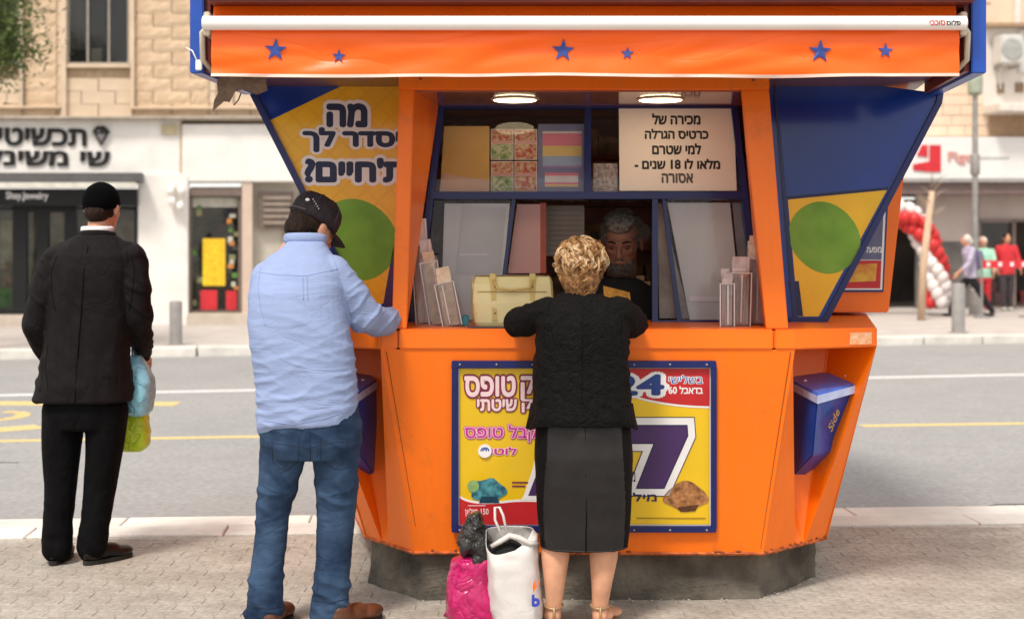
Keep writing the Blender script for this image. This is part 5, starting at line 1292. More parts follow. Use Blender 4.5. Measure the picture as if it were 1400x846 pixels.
# bags hanging at his right hip
def sack(name, label, cat, pts, Y0, d, m, seed, amp=.012, handles=(), drop=0):
    """thin plastic carrier: outline rows (py, left px, right px, half depth)"""
    s_ = Y0/F; z_ = lambda py_: 1.515-(py_-330)*s_
    base = z_(pts[-1][0]); cx_ = (pts[-1][1]+pts[-1][2])/2
    t = empty(name, ((cx_-700)*s_, Y0, max(0,base)), label, cat)
    mb = MB(); n_ = 34; rows = []
    for (py_,xl,xr,hd) in pts:
        row = []
        for k in range(n_):
            a = 2*pi*k/n_; c_, q = cos(a), sin(a); c2 = abs(c_)**.7*(1 if c_>0 else -1); q2 = abs(q)**.7*(1 if q>0 else -1)
            p = Vector((((xl+xr)/2-700)*s_+c2*(xr-xl)/2*s_, Y0+q2*hd, z_(py_)))
            r_ = (ridge(p,9,9,9,seed)*.7+nz(p,26,26,20,seed)*.5+ridge(p,30,30,12,seed+3)*.3)*amp; p += Vector((c_,q,0))*r_; tf = max(0, 1-(py_-pts[0][0])/45); p.z -= drop*tf*max(0,-q)**.6*(.5-.5*c_)**.7; row.append(p)
        rows.append(row)
    # finer rows between
    fine = []
    for i in range(len(rows)-1):
        for j in range(4):
            u_ = j/4; fine.append([rows[i][k].lerp(rows[i+1][k],u_)+Vector((cos(2*pi*k/n_),sin(2*pi*k/n_),0))*amp*.5*ridge(rows[i][k].lerp(rows[i+1][k],u_),16,16,22,seed+5) for k in range(n_)])
    fine.append(rows[-1])
    for i in range(len(fine)-1):
        base_=len(mb.v); mb.v += fine[i]+fine[i+1]; mb.f += [(base_+k,base_+(k+1)%n_,base_+n_+(k+1)%n_,base_+n_+k) for k in range(n_)]
    mb.add(fine[-1],[tuple(range(n_))])
    me = bpy.data.meshes.new('bag_body'); me.from_pydata([tuple(p) for p in mb.v],[],mb.f)
    bm = bmesh.new(); bm.from_mesh(me); bmesh.ops.remove_doubles(bm, verts=bm.verts, dist=1e-5); bmesh.ops.recalc_face_normals(bm, faces=bm.faces)
    ex = bmesh.ops.solidify(bm, geom=bm.faces[:], thickness=.002); bm.to_mesh(me); bm.free()
    o = link_mesh('bag_body', me, m, t, True)
    for pth,r_ in handles: MB().tube([Vector(((x-700)*s_,Y0+dy,z_(y))) for x,y,dy in pth], r_, 8).build('handle', m, t, True)
    return t
sack('plastic_bag', "pale blue plastic bag held at the suited man's right hip", 'bag', [(486,182,190,.015),(500,180,200,.05),(520,178,207,.07),(545,176,207,.075),(562,177,205,.065),(568,182,198,.04)], 6.84, .05, BLUEP, 3, .012, [([(183,488,0),(181,478,.0),(180,492,.02)],.006)])
sack('plastic_bag', "lime green plastic bag hanging below the pale blue bag", 'bag', [(556,174,190,.02),(566,164,200,.055),(590,163,202,.065),(608,163,201,.06),(616,168,194,.035)], 6.95, .05, LIMEP, 8, .010, [([(180,560,0),(182,520,.03),(184,488,.06)],.004)])

# ------------------------------------------------------------ man in the light blue shirt
Y2 = 5.60; s2 = Y2/F
def A(px_, py_, dy=0, r=None):
    p = ((px_-700)*s2, Y2+dy, 1.515-(py_-330)*s2); return p if r is None else p+(r*s2,)
pn = empty('person', (A(415,0)[0], Y2, 0), 'person in light blue shirt, jeans and dark cap leaning on counter', 'person')
HM = Matrix.Translation(A(419,313,.15)) @ Matrix.Rotation(radians(-42),4,'Z') @ Matrix.Rotation(radians(-30),4,'X') @ Matrix.Rotation(radians(6),4,'Y')
B = Blob(); head_into(B, HM, .98)
B.rings([A(424,570)+(.13,.10),A(410,480)+(.14,.10),A(405,400)+(.14,.10),A(410,365,.03)+(.10,.08),A(415,345,.06)+(.07,.06)])
B.limb([A(372,388,.02,17),A(364,450,.10,14),A(400,452,.36,10)]); hand_into(B, A(404,452,.38), (.8,.6,0), (0,0,1), -1, .5)
B.limb([A(448,380,.04,16),A(500,436,.12,12),A(526,440,.34,9)]); hand_into(B, A(527,440,.36), (.1,1,-.05), (0,0,1), 1, .45)
B.limb([A(391,590,0,24),A(374,703,.012,14),A(363,815,-.02,11)]); B.limb([A(459,590,0,24),A(459,703,.012,15),A(453,815,-.02,11)])
for hx_,d_ in ((366,(-.1,1)),(456,(.4,1))):
    q = Vector((A(hx_,0)[0],Y2-.02,.035)); B.sphere(q+Vector((d_[0]*.05,.06,0)), (.035,.10,.03), 14, 8)
B.fin('body', SKIN, pn, .0075, 2)
def shirt_fold(p, n):
    zc_ = p.z; lower = max(0, min(1, (1.25-zc_)/.25))
    f = .005*crease(Vector((p.x+p.z*.9,p.y,p.z)),3.2,2,2.6,3) + .0028*crease(Vector((p.x-p.z*.3,p.y,p.z-.2*p.x)),2.2,2,13,8)*(.35+lower) + .0028*crease(Vector((p.x+.8*p.z,p.y,p.z)),7,6,20,5)*(.4+lower) + .003*nz(p,7,7,5)
    sl = max(0, min(1, (p.x-A(470,0)[0])/.05)); f += sl*.007*crease(Vector((p.x+p.z,p.y,p.z-p.x)),6,6,17,1)
    return f
B = Blob()
J = [(578,418,65,.142),(560,420,66,.148),(520,418,68,.150),(480,413,68.5,.152),(440,408,68,.155),(400,406,65,.155),(375,407,61,.145),(360,409,52,.125),(348,412,40,.105),(338,414,31,.085),(330,415,26,.072)]
dyy = {330:.075,338:.07,348:.06,360:.045,375:.03,400:.01}
B.rings([A(cx,py_,dyy.get(py_,0))+(hw*s2,b_) for py_,cx,hw,b_ in J], 36, .88)
B.limb([A(366,382,.02,25),A(360,420,.03,22),A(357,460,.10,20),A(380,462,.26,17),A(402,458,.36,15)], 22)
B.limb([A(452,374,.03,26),A(474,402,.05,24),A(494,434,.09,23.5),A(514,445,.2,19),A(526,441,.33,15.5)], 22)
# tail of the shirt falls lower at his left
B.rings([A(404,592,.02)+(50*s2,.118),A(410,578,.0)+(58*s2,.135),A(415,560,0)+(64*s2,.145)], 30, .9)
sh_ = B.fin('shirt', SHIRT, pn, .0062, 3, shirt_fold)
SE0 = mat('shirt_seam', (.20,.27,.47), .8)
seam(sh_, [(352,372),(380,376),(420,377),(462,368)], .0016, SE0, 'yoke_seam'); seam(sh_, [(357,366),(353,390),(356,420),(363,445)], .0014, SE0, 'armhole_seam'); seam(sh_, [(455,350),(462,372),(470,400),(480,432)], .0014, SE0, 'armhole_seam')
seam(sh_, [(414,378),(415,410)], .0014, SE0, 'pleat'); seam(sh_, [(420,378),(421,410)], .0014, SE0, 'pleat')
seam(sh_, [(360,575),(400,580),(440,573),(480,560)], .0018, SE0, 'hem_stitch')
cf = MB().lathe([(.046,0),(.047,.05),(.043,.052)], A(526,441,.325), 20, Matrix.Rotation(pi/2,3,'X').to_3x3() @ Matrix.Rotation(0,3,'Z')); 
B = Blob()
for k in range(48):
    t = 2*pi*k/48; q = Vector(A(413,328,.085)); B.sphere(q+Vector((cos(t)*.076,sin(t)*.064,.004+sin(t)*-.006)), (.012,.012,.022), 10, 8)
B.fin('shirt_collar', SHIRT, pn, .006, 3)
def tubeline(name, pts, r, m, par): return MB().tube(pts, r, 5).build(name, m, par, True)
SE = mat('shirt_seam', (.25,.33,.55), .8)
# jeans
def jean_fold(p, n):
    k = max(0,1-abs(p.z-.5)/.16); low = max(0,min(1,(.3-p.z)/.2)); hip = max(0,1-abs(p.z-.80)/.1)
    return (.006*k+.009*low+.005*hip+.003)*crease(Vector((p.x+.3*p.z,p.y,p.z+.5*p.x)),4,4,13,6) + .0035*crease(Vector((p.x-.5*p.z,p.y,p.z)),7,7,16,2)*(.3+k+low) + .003*nz(p,7,7,5)
B = Blob(); B.rings([A(425,545)+(.175,.115),A(425,575)+(.195,.130),A(425,605)+(.200,.14),A(424,625)+(.17,.12)], 32, .88)
B.limb([A(390,600,0,34),A(382,650,.0,27.5),A(373,703,.012,22),A(366,770,.0,22),A(362,815,-.02,22.5),A(362,836,-.02,24)], 24)
B.limb([A(459,600,0,35),A(460,650,.0,29.5),A(459,703,.012,26),A(456,770,.0,24),A(453,810,-.02,23.5),A(452,828,-.02,25)], 24)
jn = B.fin('jeans', JEAN, pn, .0062, 3, jean_fold)
DS = mat('denim_seam', (.012,.02,.045), .8); DT = mat('denim_thread', (.16,.14,.12), .8)
for q in ([(372,598),(373,632),(390,644),(408,630),(409,597)],[(438,595),(439,629),(457,641),(475,627),(476,593)]): seam(jn, q, .0016, DS, 'pocket_edge')
seam(jn, [(423,580),(424,610),(424,640)], .0022, DS, 'seat_seam'); seam(jn, [(366,604),(420,612),(484,600)], .0016, DS, 'yoke_seam')
seam(jn, [(347,828),(365,832),(386,828)], .002, DS, 'hem'); seam(jn, [(430,820),(452,824),(474,818)], .002, DS, 'hem'); seam(jn, [(430,640),(434,700),(434,760),(434,815)], .0016, DS, 'inseam')
STI = mat('denim_stitch', (.05,.075,.13), .8)
shoe(pn, Vector((A(370,0)[0],Y2-.09,0)), (.12,1), .29, .052, LEATHER); shoe(pn, Vector((A(460,0)[0],Y2-.085,0)), (.55,.85), .29, .052, LEATHER)
# hair, cap with brim and badge
R3 = HM.to_3x3(); B = Blob(); B.sphere(HM @ Vector((0,-.028,.015)), (.080,.088,.080), 24, 16, R3); B.sphere(HM @ Vector((0,-.062,-.03)), (.066,.050,.048), 20, 14, R3)
B.fin('hair', HAIRD, pn, .006, 2, lambda p,n: .003*nz(p,90,90,60))
KM = HM @ Matrix.Translation((0,-.012,.045))
mb = MB().lathe([(.090,-.022),(.0925,.0),(.092,.028),(.083,.058),(.062,.080),(.030,.091),(.004,.093)], (0,0,0), 40)
mb.v = [KM @ Vector((p.x*1.0,p.y*1.2,p.z*1.04)) for p in mb.v]; cp = mb.build('cap', CAPM, pn, True)
br = MB(); vs = []; 
for k in range(13):
    a = pi*(.14+.72*k/12); x_,y_ = cos(a)*.087, sin(a)*.104
    for j in range(5):
        f_ = j/4; ext = .085*sin(pi*(k+.6)/13.2)**.6; vs.append(KM @ Vector((x_*(1+f_*.12), y_+f_*ext, -.008-.02*f_*f_-.022*abs(cos(a))**2)))
n0 = len(vs); br.add(vs+[v-KM.to_3x3()@Vector((0,0,.004)) for v in vs], [(k*5+j,k*5+j+1,(k+1)*5+j+1,(k+1)*5+j) for k in range(12) for j in range(4)]+[(n0+k*5+j,n0+(k+1)*5+j,n0+(k+1)*5+j+1,n0+k*5+j+1) for k in range(12) for j in range(4)]+[(k*5+4,n0+k*5+4,n0+(k+1)*5+4,(k+1)*5+4) for k in range(12)])
br.build('brim', CAPM, cp, True)
for k in range(6):
    a = 2*pi*k/6+.3; tubeline('cap_seam', [KM @ Vector((cos(a)*r_*1.0,sin(a)*r_*1.2,z_*1.04+.001)) for r_,z_ in ((.092,.0),(.0925,.028),(.084,.058),(.063,.0805),(.031,.0915))], .0016, mat('cap_piping',(.06,.05,.06),.7), cp)
# badge faces the camera side of the cap
a = radians(-64); bd = KM @ Vector((cos(a)*.0935, sin(a)*.112, .030)); nb = (KM.to_3x3() @ Vector((cos(a),sin(a),.25))).normalized()
MB().sphere(bd, (.009,.009,.007), 12, 8).build('badge', PWHITE, cp, True)
for k in range(5):
    a = radians(-52+k*5); q = KM @ Vector((cos(a)*.0945, sin(a)*.1135, .040-.006*k)); MB().sphere(q,(.0032,.0032,.0032),6,5).build('stud', mat('stud_pale',(.45,.42,.42),.4), cp, True)
a0_ = radians(-112); tubeline('strap', [KM @ Vector((cos(a)*.0935,sin(a)*.0935*1.21,-.012)) for a in [radians(-125+5*k) for k in range(15)]], .005, mat('cap_strap',(.05,.04,.045),.6), cp)

# ------------------------------------------------------------ woman at the window
Y3 = 5.60; s3 = Y3/F
def A(px_, py_, dy=0, r=None):
    p = ((px_-700)*s3, Y3+dy, 1.515-(py_-330)*s3); return p if r is None else p+(r*s3,)
pn = empty('person', (A(797,0)[0], Y3, 0), 'person with curly blond hair, black lace top and black skirt at window', 'person')
HM = Matrix.Translation(A(796,368,.07)) @ Matrix.Rotation(radians(-8),4,'Z') @ Matrix.Rotation(radians(-10),4,'X')
B = Blob(); head_into(B, HM, .93)
B.rings([A(797,600)+(.15,.11),A(797,560)+(.14,.10),A(797,500)+(.13,.09),A(796,450)+(.14,.09),A(795,425,.02)+(.14,.07),A(795,412,.04)+(.07,.055)])
B.limb([A(745,432,.0,18),A(712,448,.14,13),A(742,440,.42,8)]); hand_into(B, A(744,440,.43), (.8,.5,.05), (0,0,1), -1, .5, .9)
B.limb([A(847,430,.0,18),A(868,450,.14,13),A(846,440,.42,8)]); hand_into(B, A(843,440,.43), (-.8,.5,.05), (0,0,1), 1, .5, .9)
B.limb([A(764,600,0,30),A(761,720,.0,19.5),A(759,760,-.005,19.5),A(758,800,-.01,14),A(757,832,.0,10.5),A(757,848,.01,10.5)], 22)
B.limb([A(829,600,0,30),A(828,720,.0,19.5),A(825,760,-.005,19.5),A(822,800,-.01,14),A(820,830,.0,10.5),A(820,846,.01,10.5)], 22)
for hx_,d_ in ((757,-.02),(820,.03)):
    x_ = A(hx_,0)[0]; B.sphere((x_,Y3-.005,.045),(.030,.034,.035),14,8); B.sphere((x_+d_,Y3+.07,.035),(.032,.07,.025),14,8); B.sphere((x_+d_*2,Y3+.13,.026),(.040,.055,.018),14,8)
    for k in range(5): B.sphere((x_+d_*2-.028+.014*k,Y3+.185-.004*(k-1.6)**2,.024),(.008,.014,.009),8,6)
B.fin('body', SKIN2, pn, .0075, 2)
def lace_fold(p, n): return .007*crease(p,4,4,3,3) + .003*nz(p,25,25,25) + .003*crease(p,34,34,34,2,2.2) + .006*crease(Vector((p.x+p.z,p.y,p.z)),6,6,12,6)*(1 if abs(p.x-A(796,0)[0])>.17 else .2)
B = Blob()
J = [(572,796,70,.160),(556,796,66,.155),(535,796,64,.145),(500,796,62.5,.135),(465,796,62,.135),(440,795,62,.13),(425,795,58,.115),(415,795,48,.095),(407,795,35,.075),(402,795,27,.06)]
dyy = {402:.035,407:.03,415:.02,425:.01}
B.rings([A(cx,py_,dyy.get(py_,0))+(hw*s3,b_) for py_,cx,hw,b_ in J], 36, .9)
B.limb([A(748,428,.0,21),A(727,437,.06,20),A(710,444,.13,19),A(722,442,.27,15)], 20)
B.limb([A(845,426,.0,21),A(858,436,.06,20),A(868,444,.13,20),A(860,442,.27,15)], 20)
tp = B.fin('lace_top', BLACKW, pn, .0065, 2, lace_fold)
seam(tp, [(796,412),(796,460),(796,510),(796,555)], .0016, TROU, 'back_seam'); seam(tp, [(752,415),(744,440),(745,470)], .0016, TROU, 'armhole_seam'); seam(tp, [(842,415),(850,440),(849,470)], .0016, TROU, 'armhole_seam')
fl = MB(); vs = []
for k in range(61):
    a = 2*pi*k/60; wv = .006*sin(a*9)+.004*sin(a*17+1)
    dip = .022*max(0,-cos(2*a)) if False else 0
    lowc = .030*(abs(cos(a))**6)
    for z_,e in ((552,.99),(565,1.035),(576,1.09),(577,1.06)):
        c_,q = cos(a), sin(a); hw = 69*s3*e+wv*e; hd = .158*e+wv; p = Vector(A(796,z_)); zz = p.z - (lowc if z_ > 560 else 0)*(1 if z_ > 570 else .5); vs.append(Vector((p.x+hw*abs(c_)**.9*(1 if c_>0 else -1), p.y+hd*abs(q)**.9*(1 if q>0 else -1), zz)))
fl.add(vs, [(k*4+j,k*4+j+1,(k+1)*4+j+1,(k+1)*4+j) for k in range(60) for j in range(3)]); fl.build('peplum', BLACKW, tp, True)
# fitted skirt
def skirt_fold(p, n):
    top_ = max(0,min(1,(p.z-.72)/.12)); return .0035*ridge(p,2.5,2.5,14,3)*(.4+top_) + .002*ridge(p,12,12,2.2,5)
B = Blob(); B.rings([A(797,548)+(57*s3,.125),A(797,590)+(65*s3,.150),A(798,620)+(67*s3,.155),A(798,660)+(65.5*s3,.145),A(798.5,700)+(63.5*s3,.125),A(799,735)+(60*s3,.112),A(799,747)+(59*s3,.11)], 40, .88)
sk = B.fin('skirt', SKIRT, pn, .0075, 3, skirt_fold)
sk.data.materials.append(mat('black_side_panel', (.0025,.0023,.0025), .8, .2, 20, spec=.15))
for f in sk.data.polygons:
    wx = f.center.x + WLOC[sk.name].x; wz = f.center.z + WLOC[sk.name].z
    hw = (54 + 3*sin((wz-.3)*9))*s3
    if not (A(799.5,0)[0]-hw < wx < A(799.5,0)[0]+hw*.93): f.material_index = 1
tubeline('slit_seam', [A(799,746,-.116),A(799,722,-.121),A(799.5,700,-.129),A(799,684,-.135)], .0022, TROU, sk); tubeline('hem', [Vector(A(798.7,745)) + Vector((59.3*s3*abs(cos(a))**.88*(1 if cos(a)>0 else -1), .1105*abs(sin(a))**.88*(1 if sin(a)>0 else -1),0)) for a in [2*pi*k/40 for k in range(41)]], .003, SKIRT, sk)
tubeline('back_seam', [A(797,560,-.152),A(798,600,-.152),A(798,640,-.152),A(799,684,-.136)], .0012, TROU, sk)
MB().sphere(A(733,571,-.02),(.009,.03,.012),10,8).build('pink_lining', mat('pink_cloth',(.50,.03,.12),.6), sk, True)
# sandals
SAN = mat('sandal_gold', (.35,.22,.12), .35, .2, 30, metal=.3)
for hx_,d_ in ((757,-.02),(820,.03)):
    x_ = A(hx_,0)[0]; ou = []
    for k in range(18):
        t = 2*pi*k/18; ou.append(Vector((x_+d_*(1+sin(t))+cos(t)*.040, Y3+.08+sin(t)*.125, 0)))
    so_ = MB().hull2([p+Vector((0,0,.001)) for p in ou],[p+Vector((0,0,.014)) for p in ou]).build('sandal', SAN, pn)
    MB().tube([(x_+.034*cos(a),Y3+.0+.034*sin(a),.085+.008*sin(a)) for a in [2*pi*k/24 for k in range(25)]], .0055, 6).build('ankle_strap', SAN, so_, True)
    MB().tube([(x_+d_+.044*cos(a),Y3+.115,.012+.045*sin(a)) for a in [pi*k/12 for k in range(13)]], .006, 6).build('toe_strap', SAN, so_, True)
    MB().tube([(x_,Y3-.036,.01),(x_,Y3-.040,.05),(x_,Y3-.035,.088)], .006, 6).build('heel_strap', SAN, so_, True)
# curly hair: inner mass and many curled locks
HB1 = mat('blond_hair', (.34,.16,.05), .4, 0, 40, col2=(.56,.32,.13), bump=.6, bscale=220)
HB2 = mat('light_blond_hair', (.62,.40,.20), .35, 0, 50, col2=(.85,.64,.40), bump=.5, bscale=220)
HB3 = mat('brown_blond_hair', (.15,.065,.022), .5, 0, 40, col2=(.32,.16,.06), bump=.5, bscale=220)
R3 = HM.to_3x3(); B = Blob(); B.sphere(HM @ Vector((0,-.014,.022)), (.093,.108,.096), 24, 16, R3); B.sphere(HM @ Vector((0,-.045,-.045)), (.080,.064,.066), 20, 14, R3); B.sphere(HM @ Vector((0,-.040,-.095)), (.062,.042,.045), 20, 14, R3)
hr = B.fin('hair', HB3, pn, .007, 2, lambda p,n: .006*nz(p,40,40,40))
random.seed(77); locks = [MB(), MB(), MB()]
for k in range(620):
    u_ = random.uniform(-1,1); a = random.uniform(0,2*pi); rr_ = sqrt(1-u_*u_); dr = Vector((rr_*cos(a), rr_*sin(a), u_))
    if dr.y > .6 and dr.z < .45: continue
    low = max(0, min(1, (-dr.z+.1)/.9))                      # 1 at the nape
    p = Vector((dr.x*(.094-.022*low), dr.y*(.108-.04*low)-.014-.03*low, dr.z*(.097+.035*low)+.020-.01*low))
    dn = Vector((0,-.35,-1)) if dr.z < .6 else Vector((dr.x,dr.y,-.15)); tg = (dn - dr*dn.dot(dr)).normalized(); bt = dr.cross(tg); ph = random.uniform(0,6.28)
    cr_ = random.uniform(.006,.013)*(1-.5*low); ln_ = random.uniform(.035,.075); turns = random.uniform(.5,1.3)*(1 if random.random()<.5 else -1)
    tg = (tg + bt*random.uniform(-.7,.7)).normalized(); lift = random.uniform(-.003,.007)
    which = 0 if random.random() < .45 else (1 if (dr.z > -.2 and random.random() < .75) else 2)
    for q in range(9):
        o1 = Vector([random.gauss(0,.0023) for _ in range(3)]); dph = random.gauss(0,.22); dl = random.uniform(.8,1.25); fly = random.uniform(0,.006) if random.random() < .12 else 0
        pts = []
        for j in range(9):
            f_ = j/8; an = ph+dph+turns*2*pi*f_; sp_ = 1+1.2*(f_-.5)**2
            pts.append(HM @ (p + o1*sp_ + tg*(f_-.4)*ln_*dl + bt*cos(an)*cr_ + dr*(sin(an)*cr_*.8+lift+fly*f_*3-(f_-.4)**2*.05)))
        locks[which].tube(pts, [.0012]*8+[.0004], 4)
for lk,mm in zip(locks,(HB1,HB2,HB3)): lk.build('curls', mm, hr, True)

# ------------------------------------------------------------ seller behind the window
Y4 = 6.72; s4 = Y4/F
def A(px_, py_, dy=0, r=None):
    p = ((px_-700)*s4, Y4+dy, 1.515-(py_-330)*s4); return p if r is None else p+(r*s4,)
pn = empty('person', (A(852,0)[0], Y4+.1, .3), 'person with grey hair and beard behind the kiosk window, face lowered', 'person')
HM = Matrix.Translation(A(851,333,.02)) @ Matrix.Rotation(radians(168),4,'Z') @ Matrix.Rotation(radians(-20),4,'X')
B = Blob(); head_into(B, HM, 1.12)
B.rings([A(852,640,.12)+(.17,.13),A(852,500,.12)+(.17,.12),A(852,430,.1)+(.19,.11),A(852,408,.08)+(.13,.09),A(852,395,.06)+(.07,.06)])
B.limb([A(806,420,.1,15),A(796,455,.0,12),A(820,448,-.2,8)]); hand_into(B, A(822,447,-.22),(.6,-.8,0),(0,0,1),-1,.4)
B.limb([A(900,420,.1,15),A(905,455,.02,12),A(880,448,-.12,8)]); hand_into(B, A(878,447,-.13),(-.6,-.8,0),(0,0,1),1,.4)
B.fin('body', mat('skin_shade',(.27,.12,.075),.6,.12,14,bump=.3,bscale=90), pn, .006, 2); eyes(HM, pn, 1.12)  # skin coloured darker to carry the shade of the dim interior
R3 = HM.to_3x3(); GH = mat('grey_hair', (.06,.055,.045), .7, 0, 60, col2=(.24,.21,.18), bump=.8, bscale=160)
B = Blob(); B.sphere(HM @ (Vector((0,-.025,.052))), (.084,.098,.088), 22, 14, R3); B.sphere(HM @ Vector((0,.012,.118)), (.074,.080,.034), 18, 12, R3); B.sphere(HM @ Vector((0,.07,.10)), (.055,.03,.026), 18, 12, R3)
for q in (-1,1): B.sphere(HM @ Vector((q*.078,-.0,.02)), (.012,.03,.04), 12, 8, R3)
B.fin('hair', GH, pn, .006, 2, lambda p,n: .003*nz(p,90,90,60))
B = Blob(); B.sphere(HM @ Vector((0,.062,-.075)), (.058,.045,.045), 20, 12, R3); B.sphere(HM @ Vector((0,.104,-.044)), (.034,.010,.009), 14, 8, R3)
B.fin('beard', GH, pn, .005, 2, lambda p,n: .003*nz(p,120,120,90))
random.seed(5); st_ = MB()
for k in range(900):
    a = random.uniform(0,2*pi); u_ = random.uniform(-.2,1); rr_ = sqrt(max(0,1-u_*u_)); n_ = Vector((cos(a)*rr_, sin(a)*rr_, u_))
    if n_.y > .78 and n_.z < .75: continue
    p = Vector((0,-.018,.058)) + Vector((n_.x*.087,n_.y*.098,n_.z*.092)); d_ = (n_*.5+Vector((random.gauss(0,.35),.25+random.gauss(0,.3),-.3*(1-u_)))).normalized()
    st_.tube([HM @ p, HM @ (p+d_*.014), HM @ (p+d_*.025+Vector((0,0,-.004)))], [.0011,.001,.0004], 4)
st_.build('hair_strands', GH, pn); st_ = MB()
for k in range(700):
    a = random.uniform(.12*pi,.88*pi); u_ = random.uniform(-1,.35); rr_ = sqrt(max(0,1-u_*u_)); n_ = Vector((cos(a)*rr_, sin(a)*rr_, u_)); p = Vector((0,.062,-.075)) + Vector((n_.x*.057,n_.y*.045,n_.z*.045)); d_ = (n_*.6+Vector((random.gauss(0,.25),.1,-.7))).normalized()
    st_.tube([HM @ p, HM @ (p+d_*.012), HM @ (p+d_*.022)], [.0011,.001,.0004], 4)
st_.build('beard_strands', GH, pn)
MB().sphere(HM @ Vector((0,.112,-.062)), (.02,.006,.006), 12, 8, R3).build('mouth', mat('lip',(.16,.05,.04),.5), pn, True)
B = Blob(); B.rings([A(852,640,.12)+(.20,.15),A(852,500,.12)+(.20,.14),A(852,425,.1)+(.225,.13),A(852,398,.08)+(.20,.11),A(852,380,.08)+(.10,.08)], 30, .9)
B.limb([A(808,414,.1,20),A(797,452,.02,16)]); B.limb([A(897,414,.1,20),A(904,452,.04,16)])
B.fin('black_shirt', mat('black_cotton',(.012,.011,.012),.85,.2,20), pn, .008, 3, lambda p,n: .005*ridge(p,8,8,8,2))

# papers held between woman and seller
c = at(840,402,6.35)
tag(MB().hull2([(c.x-.05,6.3,ZT+.12),(c.x+.07,6.32,ZT+.09),(c.x+.07,6.37,ZT+.13),(c.x-.05,6.35,ZT+.16)],[(c.x-.05,6.3,ZT+.124),(c.x+.07,6.32,ZT+.094),(c.x+.07,6.37,ZT+.134),(c.x-.05,6.35,ZT+.164)]).build('ticket_pad', mat('gold_ticket',(.55,.30,.06),.5,.3,30)), 'golden ticket pad held up between the woman and the seller', 'ticket pad')

# ------------------------------------------------------------ bags on the pavement
t = sack('shopping_bag', 'white plastic shopping bag with loop handle beside bare legs', 'bag', [(724,668,728,.075),(730,668,735,.08),(762,668,733,.09),(800,670,737,.095),(830,674,740,.10),(848,678,738,.10),(856,686,730,.08)], 5.62, .09, WHITEP, 12, .010,
     [([(690,735,-.066),(677,706,-.06),(677,690,-.05),(683,690,-.05),(688,700,-.06),(694,728,-.06)],.0055)], drop=.11)
sb_ = 5.62/F
def C(x,y,dy): return Vector(((x-700)*sb_, 5.62+dy, 1.515-(y-330)*sb_))
PBG = Pl((0,5.50,.3),(0,-1,0))
col_ = MB()
pts = [(668,735),(690,718),(722,722),(734,728),(736,742),(722,738),(700,728),(686,736),(672,742)]
fw = MB().tube([C(x,y,d_) for x,y,d_ in ((672,742,-.06),(684,735,-.065),(697,727,-.066),(710,730,-.07),(724,737,-.075),(735,738,-.06))], [.008,.011,.012,.012,.010,.006], 8).build('folded_rim', WHITEP, t, True)
op = MB().sphere(C(694,762,-.005),(.078,.075,.075),20,12).build('dark_mouth_fill', mat('bag_inside_black',(.006,.006,.006),.9), t, True)  # black fill added so the open bag looks dark inside
lettering(PBG, 'b', (727,812,738,828), .0, mat('logo_blue',(.03,.05,.35),.5), t, .04, (), .012)
PBG.poly([(729,808),(736,798),(738,790),(733,800),(731,792),(728,800)], 0, .012).build('orange_flame', mat('logo_orange',(.75,.15,.03),.5), t)
t = sack('shopping_bag', 'shiny magenta plastic bag left of the white shopping bag', 'bag', [(756,640,668,.05),(764,624,676,.07),(790,618,672,.085),(815,616,682,.095),(838,614,690,.10),(852,622,690,.09)], 5.68, .09, PINKP, 20, .018, [([(650,760,-.07),(642,790,-.1),(645,830,-.105),(660,838,-.10)],.003),([(640,775,-.08),(634,800,-.10),(650,822,-.11),(664,834,-.11)],.003),([(632,758,-.02),(640,744,.0),(648,760,.02)],.008)])
B = Blob(); sb2 = 5.64/F
for (x,y,rx,rz) in ((648,726,.045,.06),(640,742,.038,.05),(656,745,.045,.055),(655,764,.040,.04),(650,712,.025,.03)):
    B.sphere(((x-700)*sb2,5.64,1.515-(y-330)*sb2),(rx,.045,rz),16,12)
o = B.fin('lace_bundle', BLKP, None, .006, 1, lambda p,n: .012*ridge(p,16,16,16,5)+.006*nz(p,50,50,50))
tag(o, 'black shiny crumpled bundle sticking out of the magenta bag', 'bundle')

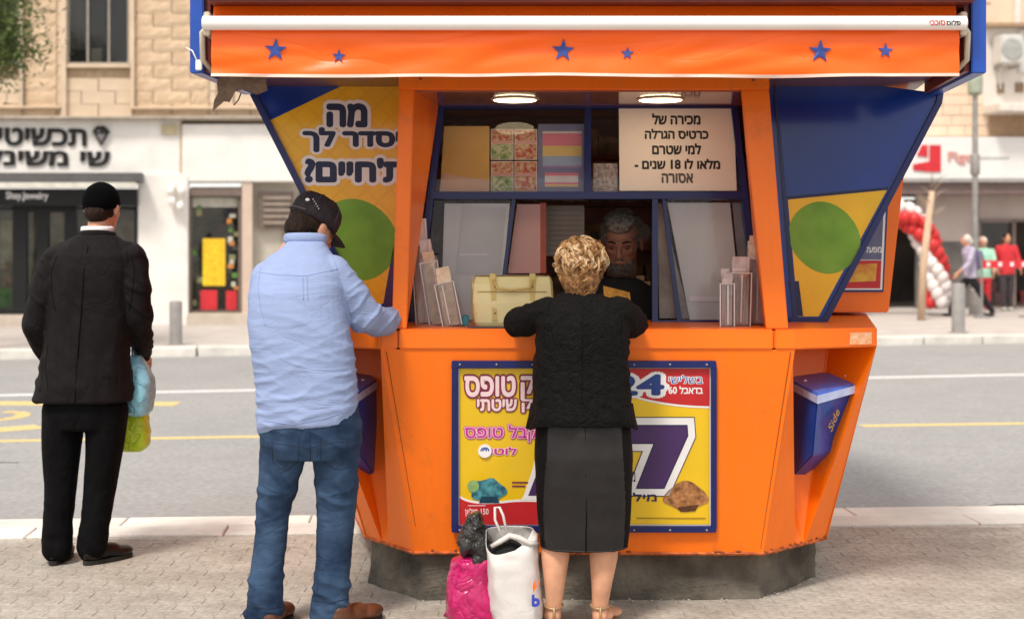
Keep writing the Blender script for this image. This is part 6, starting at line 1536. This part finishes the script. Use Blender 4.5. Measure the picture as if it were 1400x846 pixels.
# ------------------------------------------------------------ people across the road
def small_person(label, x, Y, h, cols, stride, yaw, armf, extra=None, lean=0, hairc=None):
    """walking or standing figure; cols = (top, trousers, shoes)"""
    t = empty('person', (x,Y,0), label, 'person'); k = h/1.7
    M = Matrix.Translation((x,Y,0)) @ Matrix.Rotation(yaw,4,'Z') @ Matrix.Scale(k,4)
    def T(*p): return tuple(M @ Vector(p[:3])) + ((p[3]*k,) if len(p) > 3 else ())
    B = Blob(); head_into(B, M @ Matrix.Translation((0,.03+lean,1.57)), 1)
    def rg(L_): 
        base = Blob(); base.rings(L_, 24, .9); base.v = [M @ v for v in base.v]; B.add(base.v, base.f)
    rg([(0,0,.85,.14,.09),(0,.0,1.1,.12,.09),(0,lean*.6,1.3,.16,.09),(0,lean*.8,1.42,.09,.06)])
    for q in (-1,1):
        st = stride*q
        B.limb([T(q*.08,0,.85,.075),T(q*.085,st*.5+.02,.47,.052),T(q*.085,st*.9-.03,.09,.037)]); B.sphere(T(q*.085,st*.9+.04,.04),(.04*k,.12*k,.035*k),12,8,M.to_3x3().normalized())
        B.limb([T(q*.19,lean*.6,1.36,.045),T(q*.25,-armf*q-.03,1.1,.036),T(q*.23,-armf*q*1.4+.12,.92,.028)]); hand_into(B, T(q*.23,-armf*q*1.4+.13,.90), M.to_3x3() @ Vector((0,.6,-.8)), M.to_3x3() @ Vector((q,0,0)), q, .4, k)
    B.fin('body', SKIN, t, .011, 2)
    B = Blob(); rg([(0,0,.80,.18,.125),(0,0,.95,.165,.12),(0,0,1.1,.155,.115),(0,lean*.6,1.3,.19,.12),(0,lean*.7,1.40,.16,.10),(0,lean*.8,1.45,.08,.07)])
    for q in (-1,1): B.limb([T(q*.18,lean*.6,1.37,.062),T(q*.25,-armf*q-.03,1.1,.052),T(q*.235,-armf*q*1.2+.06,.99,.045)])
    B.fin('top', cols[0], t, .012, 2, lambda p,n: .006*ridge(p,7,7,7,2))
    B = Blob(); rg([(0,0,.72,.16,.11),(0,0,.88,.172,.12)])
    for q in (-1,1): st = stride*q; B.limb([T(q*.085,0,.80,.092),T(q*.088,st*.5+.02,.47,.068),T(q*.088,st*.9-.03,.12,.055)])
    B.fin('trousers', cols[1], t, .012, 2, lambda p,n: .005*ridge(p,7,7,12,2))
    B = Blob()
    for q in (-1,1): st = stride*q; B.sphere(T(q*.086,st*.9+.035,.042),(.048*k,.135*k,.040*k),14,8,M.to_3x3().normalized())
    B.fin('shoes', cols[2], t, .011, 1)
    B = Blob(); B.sphere(T(0,.015+lean,1.60),(.088*k,.10*k,.095*k),16,12); B.sphere(T(0,-.03+lean,1.55),(.08*k,.07*k,.08*k),16,12); B.fin('hair', hairc or HAIRD, t, .011, 1)
    return t, M, T, k
dk = mat('dark_trousers',(.015,.014,.017),.85)
p = at(1326,431,28.6)
t, M, T, k = small_person('white haired pedestrian in grey purple top walking with backpack', p.x, 28.6, 1.66, (mat('lilac_top',(.30,.27,.40),.8,.3,9,col2=(.50,.46,.55)),dk,mat('dark_shoe',(.03,.03,.03),.6)), .45, radians(96), .16, lean=.05, hairc=mat('white_hair',(.62,.58,.52),.7))
B = Blob(); B.rings([(0,-.17,.98,.13,.07),(0,-.19,1.15,.15,.10),(0,-.17,1.36,.12,.07)],20,.8); B.v = [M @ v for v in B.v]; B.fin('backpack', mat('violet_pack',(.13,.11,.20),.7,.3,9), t, .012, 2)
p = at(1346,418,29.6)
small_person('figure in pale green top and red shorts right behind the pedestrian', p.x, 29.7, 1.62, (mat('mint_top',(.35,.62,.48),.8,.15,5),REDC,mat('pale_shoe',(.5,.48,.45),.6)), .1, radians(160), .1, hairc=mat('white_hair',(.62,.58,.52),.7))
p = at(1376,414,31.0)
small_person('person in red top standing behind the barrier ribbon', p.x, 31.0, 1.7, (REDC,mat('dark_trousers2',(.05,.04,.045),.8),mat('pale_shoe',(.5,.48,.45),.6)), .04, radians(180), .06)

# small litter and chips on the pavement
random.seed(99)
db = MB()
for k in range(150):
    if k < 90:
        t = random.random(); a_ = Vector((*BASE[0],0)).lerp(Vector((*BASE[1],0)),t) if k < 60 else Vector((*BASE[1],0)).lerp(Vector((*BASE[2],0)),t); x, y = a_.x, a_.y-random.uniform(.01,.12)**1.2
    else: x, y = random.uniform(-2.6,2.6), random.uniform(5.6,7.3)
    s_ = random.uniform(.002,.007); db.sphere((x,y,s_*.5),(s_,s_*.8,s_*.5),6,4)
tag(db.build('debris', mat('pale_grit',(.30,.26,.2),.9,0,90,col2=(.62,.58,.52)), near), kind='stuff')
